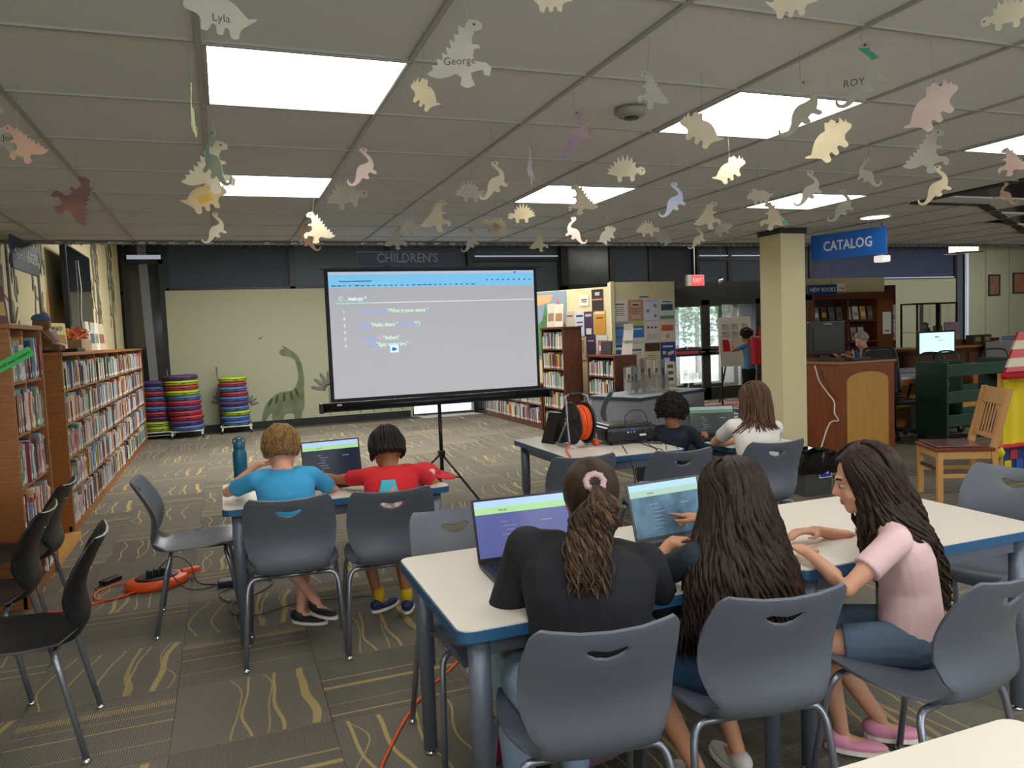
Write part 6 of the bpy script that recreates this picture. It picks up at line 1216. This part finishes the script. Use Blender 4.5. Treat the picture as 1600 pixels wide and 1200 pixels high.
def hair_cap(P, m, g=.004, th_front=55, low=122):
    """under-layer following the skull, open at the face"""
    b = MB(); vs = []; fs = []; n = 28; k = 10
    for i in range(k+1):
        for j in range(n):
            az = 2*PI*j/n-PI; mx = th_front+(low-th_front)*min(1, max(0,(abs(az)-.7)/.9)); vs.append(on_head(P, math.radians(mx)*i/k, az, g))
    for i in range(k):
        for j in range(n): fs.append((i*n+j,(i+1)*n+j,(i+1)*n+(j+1)%n,i*n+(j+1)%n))
    b.add(vs, fs, m, True, P['off']); o = b.build('hair', P['root']); so = o.modifiers.new('s','SOLIDIFY'); so.thickness = .006*P['s']; return o
def push_out(P, p, g=.02):
    a = P['hip']; b = P['neck']; d = b-a; bs = P['bs']; q = max(-.2, min(1.05, (p-a).dot(d)/d.length_squared)); c = a+d*q+P['back']*P['bulge']*math.sin(max(0,min(1,q))*PI)
    v = p-c; lat = v.dot(P['Rt']); dep = v.dot(P['back']); k = 1 if q < .8 else max(.35, 1-(q-.8)*2.2); rx = (.168*P['fat']*k+g)*bs; ry = (.108*P['fat']*k+g)*bs
    e = math.sqrt((lat/rx)**2+(dep/ry)**2)
    if 1e-4 < e < 1: p = p+P['Rt']*(lat/e-lat)+P['back']*(dep/e-dep)
    return p
def push_back(P, p, g):
    a = P['hip']; b = P['neck']; d = b-a; bs = P['bs']; q = max(-.2, min(1.05, (p-a).dot(d)/d.length_squared)); c = a+d*q+P['back']*P['bulge']*math.sin(max(0,min(1,q))*PI)
    v = p-c; lat = v.dot(P['Rt']); dep = v.dot(P['back']); rx = (.168*P['fat']+.03)*bs; ry = (.108*P['fat']+g)*bs*(1 if q < .85 else .8); need = ry*math.sqrt(max(0,1-min(1,lat/rx)**2))
    return p+P['back']*max(0,need-dep)
def relax(pts, k0, it=3):
    for _ in range(it):
        for i in range(k0, len(pts)-1): pts[i] = (pts[i-1]+pts[i]*2+pts[i+1])/4
    return pts
def hair_long(P, c, c2, n=260, length=.45, spread=1.0, wave=.012, freq=28, azmin=60, r=.0085, back=.1, seed=1, minlen=.75, lat=0, thmax=100, zmin=None, dspread=.4):
    rnd = random.Random(seed); m = hairmat(c, c2); cap_ = hair_cap(P, m); paths = []; s = P['s']
    for i in range(n):
        az = math.radians(rnd.uniform(azmin, 360-azmin)); az = az if az < PI else az-2*PI
        g = rnd.uniform(.004,.020); ph = rnd.uniform(0,6.28); pts = []; th0 = math.radians(rnd.uniform(2, 30)); w = wave*rnd.uniform(.5,1.4)
        for k in range(7):
            th = th0+(math.radians(thmax)-th0)*k/6; az2 = az*(.55+.45*k/6) if abs(az) < 2.2 else az
            pts.append(on_head(P, th, az2, g))
        L = length*rnd.uniform(minlen, 1.0); st = 15; p0 = pts[-1]; c0 = P['H'] @ Vector((0,-.012*s,0)); o_ = p0-c0; o_.z = 0
        for k in range(1, st+1):
            q = k/st; d = L*q; out = P['Rt']*o_.dot(P['Rt'])*(1+spread*d)+P['back']*o_.dot(P['back'])*(1+dspread*d); p = c0+out+P['back']*back*q+P['Rt']*lat*q; p.z = p0.z-d
            p = push_out(P, p, g+.004)
            pts.append(p)
        relax(pts, 6)
        for k in range(1, st+1):
            d = L*k/st; ph2 = freq*d+ph; am = w*min(1, k/st*3); pts[6+k] = pts[6+k]+P['Rt']*(math.sin(ph2)*am)+P['back']*(math.cos(ph2)*am*.7)
        paths.append(pts)
    half = len(paths)//2; lock_mesh(paths[:half], r*s, m, P['off'], 'locks', cap_); lock_mesh(paths[half:], r*s, hairmat(c2, c), P['off'], 'locks', cap_); return cap_
def hair_short(P, c, c2, n=300, end=112, r=.006, front=62, seed=1, whorl=0, lift=.012, name='locks', drop=.0):
    rnd = random.Random(seed); m = hairmat(c, c2); cap_ = hair_cap(P, m, .006, front, end); paths = []
    for i in range(n):
        az = rnd.uniform(-PI, PI); mx = front+(end-front)*min(1, max(0,(abs(az)-.7)/.9)); a = rnd.uniform(0, mx*.75); ln = rnd.uniform(22, 45); g0 = .004; tw = rnd.uniform(-.25,.25)+whorl
        pts = []
        for k in range(6):
            q = k/5; th = math.radians(min(mx+4, a+ln*q)); pts.append(on_head(P, max(.03,th), az+tw*q, g0+lift*math.sin(q*PI*.8)*rnd.uniform(.7,1.2)) - Vector((0,0,drop*q*q if th > 1.5 else 0)))
        paths.append(pts)
    lock_mesh(paths, r*P['s'], hairmat(c2, c), P['off'], 'locks', cap_); return cap_
def hair_curly(P, c, c2, n=190, R=.011, end=126, front=60, seed=1):
    rnd = random.Random(seed); m = hairmat(c, c2); cap_ = hair_cap(P, m, .020, front, end); paths = []
    for i in range(n):
        az = rnd.uniform(-PI, PI); mx = front+(end-front)*min(1, max(0,(abs(az)-.7)/.9)); th = math.acos(1-rnd.random()*(1-math.cos(math.radians(mx)))); c0 = on_head(P, th, az, .017); nrm = (c0-(P['H'] @ Vector((0,0,.02)))).normalized(); t1 = nrm.orthogonal().normalized(); t1.rotate(Quaternion(nrm, rnd.uniform(0,6.28))); t2 = nrm.cross(t1)
        R2 = R*rnd.uniform(.7,1.3); paths.append([c0+nrm*(.003*k)+t1*R2*math.cos(k*.9)+t2*R2*math.sin(k*.9) for k in range(12)])
    lock_mesh(paths, .0045*P['s'], hairmat(c2, c), P['off'], 'locks', cap_, 1.0); return cap_

# child in blue
P = make_person('child with short blond hair in a bright blue t-shirt sitting at the left table', (.26,3.92,.51),(.245,4.07,.895),(.245,4.13,.98),(.1,1,-.25), -3, .84,
  'e0a58a', ((.12,4.24,.90),(.42,4.36,.765)), ((-.8,.2,-.6),(.7,.0,-.5)), ((.16,4.28,.47),(.36,4.28,.47)), ((.38,4.12,.16),(.30,4.2,.10)), '3fa3d8', .7, '2c3038', .9, .008, 0, '202024', toes=((.2,-.3,0),(.3,-.2,0)), hs=1.06)
hair_short(P, 'a07c4c', '6f5230', 480, 126, .0048, 62, 2, .15)
# child in red
P = make_person('child with straight black hair in a red t-shirt with a colourful back print', (.735,3.86,.50),(.80,4.05,.855),(.80,4.14,.93),(.05,1,-.45), -6, .82,
  'a9714c', ((.43,4.40,.79),(.98,4.30,.765)), ((-.3,.2,-1),(.8,0,-.5)), ((.65,4.22,.47),(.84,4.22,.47)), ((.72,4.18,.10),(.86,4.10,.10)), 'd3222b', .55, '262c4a', .9, .008, 0, '1e2c5c', hs=1.03, sock='d8b020', toes=((.6,.4,0),(.3,.9,0)))
cp = hair_long(P, '141210', '241d18', 300, .035, .2, .001, 6, 60, .0062, .0, 3, .6, thmax=112)
pr = MB(); off = P['off']; hp, nk = P['hip'], P['neck']; up = (nk-hp).normalized(); up_b = P['back']
def on_back(P, u, v, g=.012):
    """u lateral metres, v 0..1 from hip to neck"""
    c = P['hip'].lerp(P['neck'], v)+P['back']*P['bulge']*math.sin(v*PI); prof = [(0,.108),(.18,.105),(.4,.098),(.62,.104),(.78,.1),(.9,.082)]; ry = .1; rx = .155
    for (a,b_),(a2,b2) in zip(prof, prof[1:]):
        if a <= v <= a2: ry = b_+(b2-b_)*(v-a)/(a2-a)
    s = P['s']; k = math.sqrt(max(0,1-(u/((rx+.01)*s))**2)); return c+P['Rt']*u+P['back']*((ry+g)*s*k)
def back_patch(P, u0,u1,v0,v1,m,name,g=.013,taper=0,n=8):
    b = MB(); vs = []
    for i in range(n+1):
        for j in range(n+1): v = v0+(v1-v0)*j/n; cu = (u0+u1)/2; w = (u1-u0)/2*(1-taper*j/n); vs.append(on_back(P, cu-w+2*w*i/n, v, g))
    b.add(vs,[(i*(n+1)+j,(i+1)*(n+1)+j,(i+1)*(n+1)+j+1,i*(n+1)+j+1) for i in range(n) for j in range(n)],m,True,P['off']); o = b.build(name,P['root']); so = o.modifiers.new('s','SOLIDIFY'); so.thickness=.0015; return o
back_patch(P,-.10,.05,.5,.88,mat('print_turquoise','3fb0c8',.8),'shirt_print',.022,.55); back_patch(P,-.10,.06,.48,.64,mat('print_forest','7a3428',.8,col2='e8e0d8',nscale=40),'shirt_print',.025,.3); back_patch(P,-.025,.02,.64,.80,mat('print_orange','ee8a3a',.8),'shirt_print',.025,.9)
# curly haired child
P = make_person('child with curly dark hair in a navy shirt beside the projector table', (3.02,4.82,.47),(3.06,4.83,.815),(3.05,4.83,.905),(.75,.6,-.25), -50, .80,
  'b07a58', ((3.0,5.1,.62),(3.3,4.78,.72)), None, ((3.28,4.95,.45),(3.2,5.1,.45)), ((3.25,4.95,.08),(3.2,5.12,.08)), '1d2438', .7, '1d2438', .9, .009)
hair_curly(P, '1d1714', '2c221c', 320, .014)
# girl in white
P = make_person('girl with brown shoulder length hair in a white t-shirt leaning on her arm', (3.16,4.02,.52),(3.26,4.17,.905),(3.29,4.20,1.025),(-.05,1,-.3), -8, .92,
  'd9a282', ((3.30,4.48,.725),(3.45,4.5,.725)), ((-.9,.2,-.3),(.6,0,-.5)), ((3.05,4.42,.47),(3.25,4.42,.47)), ((3.05,4.4,.08),(3.25,4.4,.08)), 'e6e2dc', .6, '3a4560', .9, .009, .1)
hair_long(P, '3b2a1f', '6b4a34', 330, .22, .9, .005, 12, 55, .0075, .02, 5, .7, thmax=100)
# woman in black
P = make_person('person with a dark brown wavy ponytail in a black t-shirt and light jeans, leaning forward', (.90,1.92,.53),(.97,2.02,.935),(1.02,2.08,1.03),(.35,1,-.45), -14, .98,
  'b98262', ((.86,2.36,.77),(1.14,2.27,.60)), ((-.45,-.3,-1),(.8,-.1,-.5)), ((.80,2.28,.49),(1.0,2.28,.49)), ((.80,2.2,.09),(1.0,2.22,.09)), '15171d', .95, '8fa6bd', 1.9, .007, .2, bulge=.05, fat=1.18, sh_w=.18)
def ponytail(P, c, c2):
    rnd = random.Random(12); m = hairmat(c, c2); cap_ = hair_cap(P, m, .007, 58, 136); s = P['s']; H = P['H']; tie = H @ Vector((0,-.118*s,.03*s)); paths = []
    for i in range(260):
        az = rnd.uniform(-PI, PI); mx = 56+(132-56)*min(1, max(0,(abs(az)-.7)/.9)); st = on_head(P, math.radians(mx*rnd.uniform(.75,1)), az, .004); pts = []
        loc = H.inverted() @ st; a0 = Vector((loc.x, loc.y, loc.z)); tl = Vector((0,-.118*s,.03*s))
        for k in range(8):
            q = k/7; v = a0.lerp(tl, q); d = Vector((v.x/.083, (v.y+.012*s)/.104, (v.z-.03*s)/.097))/s; L = d.length
            if L < 1 and q < .97: v = Vector((v.x/L, (v.y+.012*s)/L-.012*s, (v.z-.03*s)/L+.03*s))
            pts.append(H @ v)
        paths.append(pts)
    lock_mesh(paths, .0055*s, hairmat(c2, c), P['off'], 'locks', cap_); tail = []
    for i in range(170):
        ph = rnd.uniform(0,6.28); a = rnd.uniform(0,6.28); rr = rnd.random()**.5; pts = [tie+P['back']*.005]; L = rnd.uniform(.17,.27)
        for k in range(1,17):
            q = k/16; w = .062*s*math.sin(min(1,q*1.5+.12)*PI*.62)*rr; p = tie+P['back']*(.05*math.sin(q*2.2))+Vector((-.07*q,0,-L*q)); p += P['Rt']*(math.cos(a)*w)+P['back']*(math.sin(a)*w*.7)
            p = push_back(P, p, .012+.03*rr); pts.append(p)
        relax(pts, 1, 2)
        for k in range(1,17): q = k/16; pts[k] = pts[k]+P['Rt']*math.sin(q*15+ph)*.013*min(1,q*4)+P['back']*math.cos(q*15+ph)*.010*min(1,q*4)
        tail.append(pts)
    t2 = lock_mesh(tail[:110], .0068*s, m, P['off'], 'ponytail', cap_); lock_mesh(tail[110:], .0062*s, hairmat('6a4e34', c), P['off'], 'ponytail_highlights', cap_)
    g = MB(); R = (H.to_3x3() @ Vector((0,-1,.25))).normalized(); u = R.orthogonal().normalized(); v = R.cross(u)
    g.tube([tie+R*.004+(u*math.cos(a)+v*math.sin(a))*(.026*s)*(1+.1*math.sin(a*9)) for a in [2*PI*k/28 for k in range(29)]], .0095*s, mat('scrunchie_mauve','b99a9c',.7), 8, P['off'], False); g.build('scrunchie', P['root'])
ponytail(P, '2a1f18', '3c2c20')
# girl with very long hair
P = make_person('girl with very long dark wavy hair and denim shorts pointing at the shared laptop', (1.42,1.92,.50),(1.46,1.97,.885),(1.47,1.99,.995),(-.1,1,-.35), -2, .88,
  'c68c68', ((1.40,2.27,.785),(1.62,2.38,.83)), ((-.9,-.2,-.5),(.9,-.2,-.5)), ((1.19,2.10,.475),(1.5,2.24,.47)), ((1.36,2.05,.1),(1.55,2.1,.1)), '1f2a33', .6, '24405e', .62, .0055, 0, 'd0cac4', curl=(.45,.5), point=(0,1))
hair_long(P, '1a1310', '3a2a20', 640, .46, 3.2, .016, 30, 46, .0098, .05, 7, .78, thmax=98)
# girl in pink
P = make_person('girl in a pale pink t-shirt and jean shorts with long dark hair, face in profile', (2.06,1.86,.515),(2.05,1.95,.885),(2.00,1.985,1.0),(-.84,.56,-.2), 54, .86,
  'cf9a7c', ((1.80,2.02,.765),(2.03,2.24,.765)), ((-.4,-.9,-.4),(.6,.5,-.5)), ((1.80,1.98,.475),(1.90,2.14,.475)), ((1.98,2.08,.085),(2.16,2.08,.085)), 'e3c0c0', .62, '56687c', .75, .0055, 0, 'd98fa8', toes=((.7,-.6,0),(.8,-.5,0)), shoe_name='slipper')
hair_long(P, '1c1410', '3c2b20', 560, .52, -.3, .018, 34, 52, .0088, .17, 9, .72, thmax=96, lat=.12, dspread=.1)
# librarian
P = make_person('older person with short grey hair in a dark grey shirt working behind the reception counter', (8.78,8.6,.55),(8.70,8.58,1.08),(8.60,8.57,1.225),(-1,-.12,-.35), 90, 1.0,
  'cf9f88', ((8.3,8.45,1.0),(8.3,8.7,1.0)), None, ((8.4,8.5,.5),(8.4,8.7,.5)), ((8.4,8.5,.08),(8.4,8.7,.08)), '474e56', .7, '2a2c30', 1.8, .011)
hair_short(P, '8d8780', 'b9b3a8', 200, 110, .006, 58, 4)
# boy by the chart and the adult beside him
P = make_person('child in a light blue t-shirt and black shorts standing before the flip chart', (8.86,11.45,.72),(8.86,11.45,1.17),(8.83,11.47,1.31),(-.2,1,-.1), 10, .86,
  'b07a58', ((8.55,11.55,1.2),(9.0,11.65,1.15)), ((-.3,-.6,-.6),(.6,-.4,-.6)), ((8.80,11.47,.42),(8.93,11.47,.42)), ((8.80,11.43,.08),(8.94,11.43,.08)), '6f9cc8', .6, '17181b', .95, .011)
hair_curly(P, '1d1714', '2c221c', 120, .012)
P = make_person('adult with reddish brown hair mostly hidden behind the cream pillar, holding a red bag', (9.12,11.2,.90),(9.12,11.2,1.45),(9.1,11.22,1.62),(-.4,1,-.1), 10, 1.0,
  'c99a7c', ((8.86,11.15,1.28),(9.3,11.3,.9)), None, ((9.05,11.22,.5),(9.2,11.22,.5)), ((9.05,11.18,.09),(9.2,11.18,.09)), '1c1d22', .6, '2c3038', .95, .012)
hair_long(P, '5a3322', '7a4a30', 120, .2, .3, .006, 14, 60, .01, .03, 5, .8)
t = thing('shopping_bag','large red shopping bag with a white bullseye mark','bag',(8.80,11.02,.80)); MB().add([(-.17,-.06,.02),(.17,-.06,.02),(.17,.06,.02),(-.17,.06,.02),(-.2,-.05,.48),(.2,-.05,.48),(.2,.05,.48),(-.2,.05,.48)],[(0,3,2,1),(0,1,5,4),(1,2,6,5),(2,3,7,6),(3,0,4,7)],RED).build('bag_body',t)
T = Matrix.Translation((.06,-.061,.25)) @ Matrix.Rotation(PI/2,4,'X')
MB().lathe([(.062,0),(.062,.004)],WHITE,24,T).lathe([(.045,.004),(.045,.007)],RED,24,T).lathe([(.024,.007),(.024,.010)],WHITE,24,T).build('round_emblem',t)
for y in (-.05,.05): MB().tube(spl([(-.08,y,.47),(-.06,y,.62),(0,y,.68),(.06,y,.62),(.08,y,.47)],5),.012,RED,8).build('handle',t)
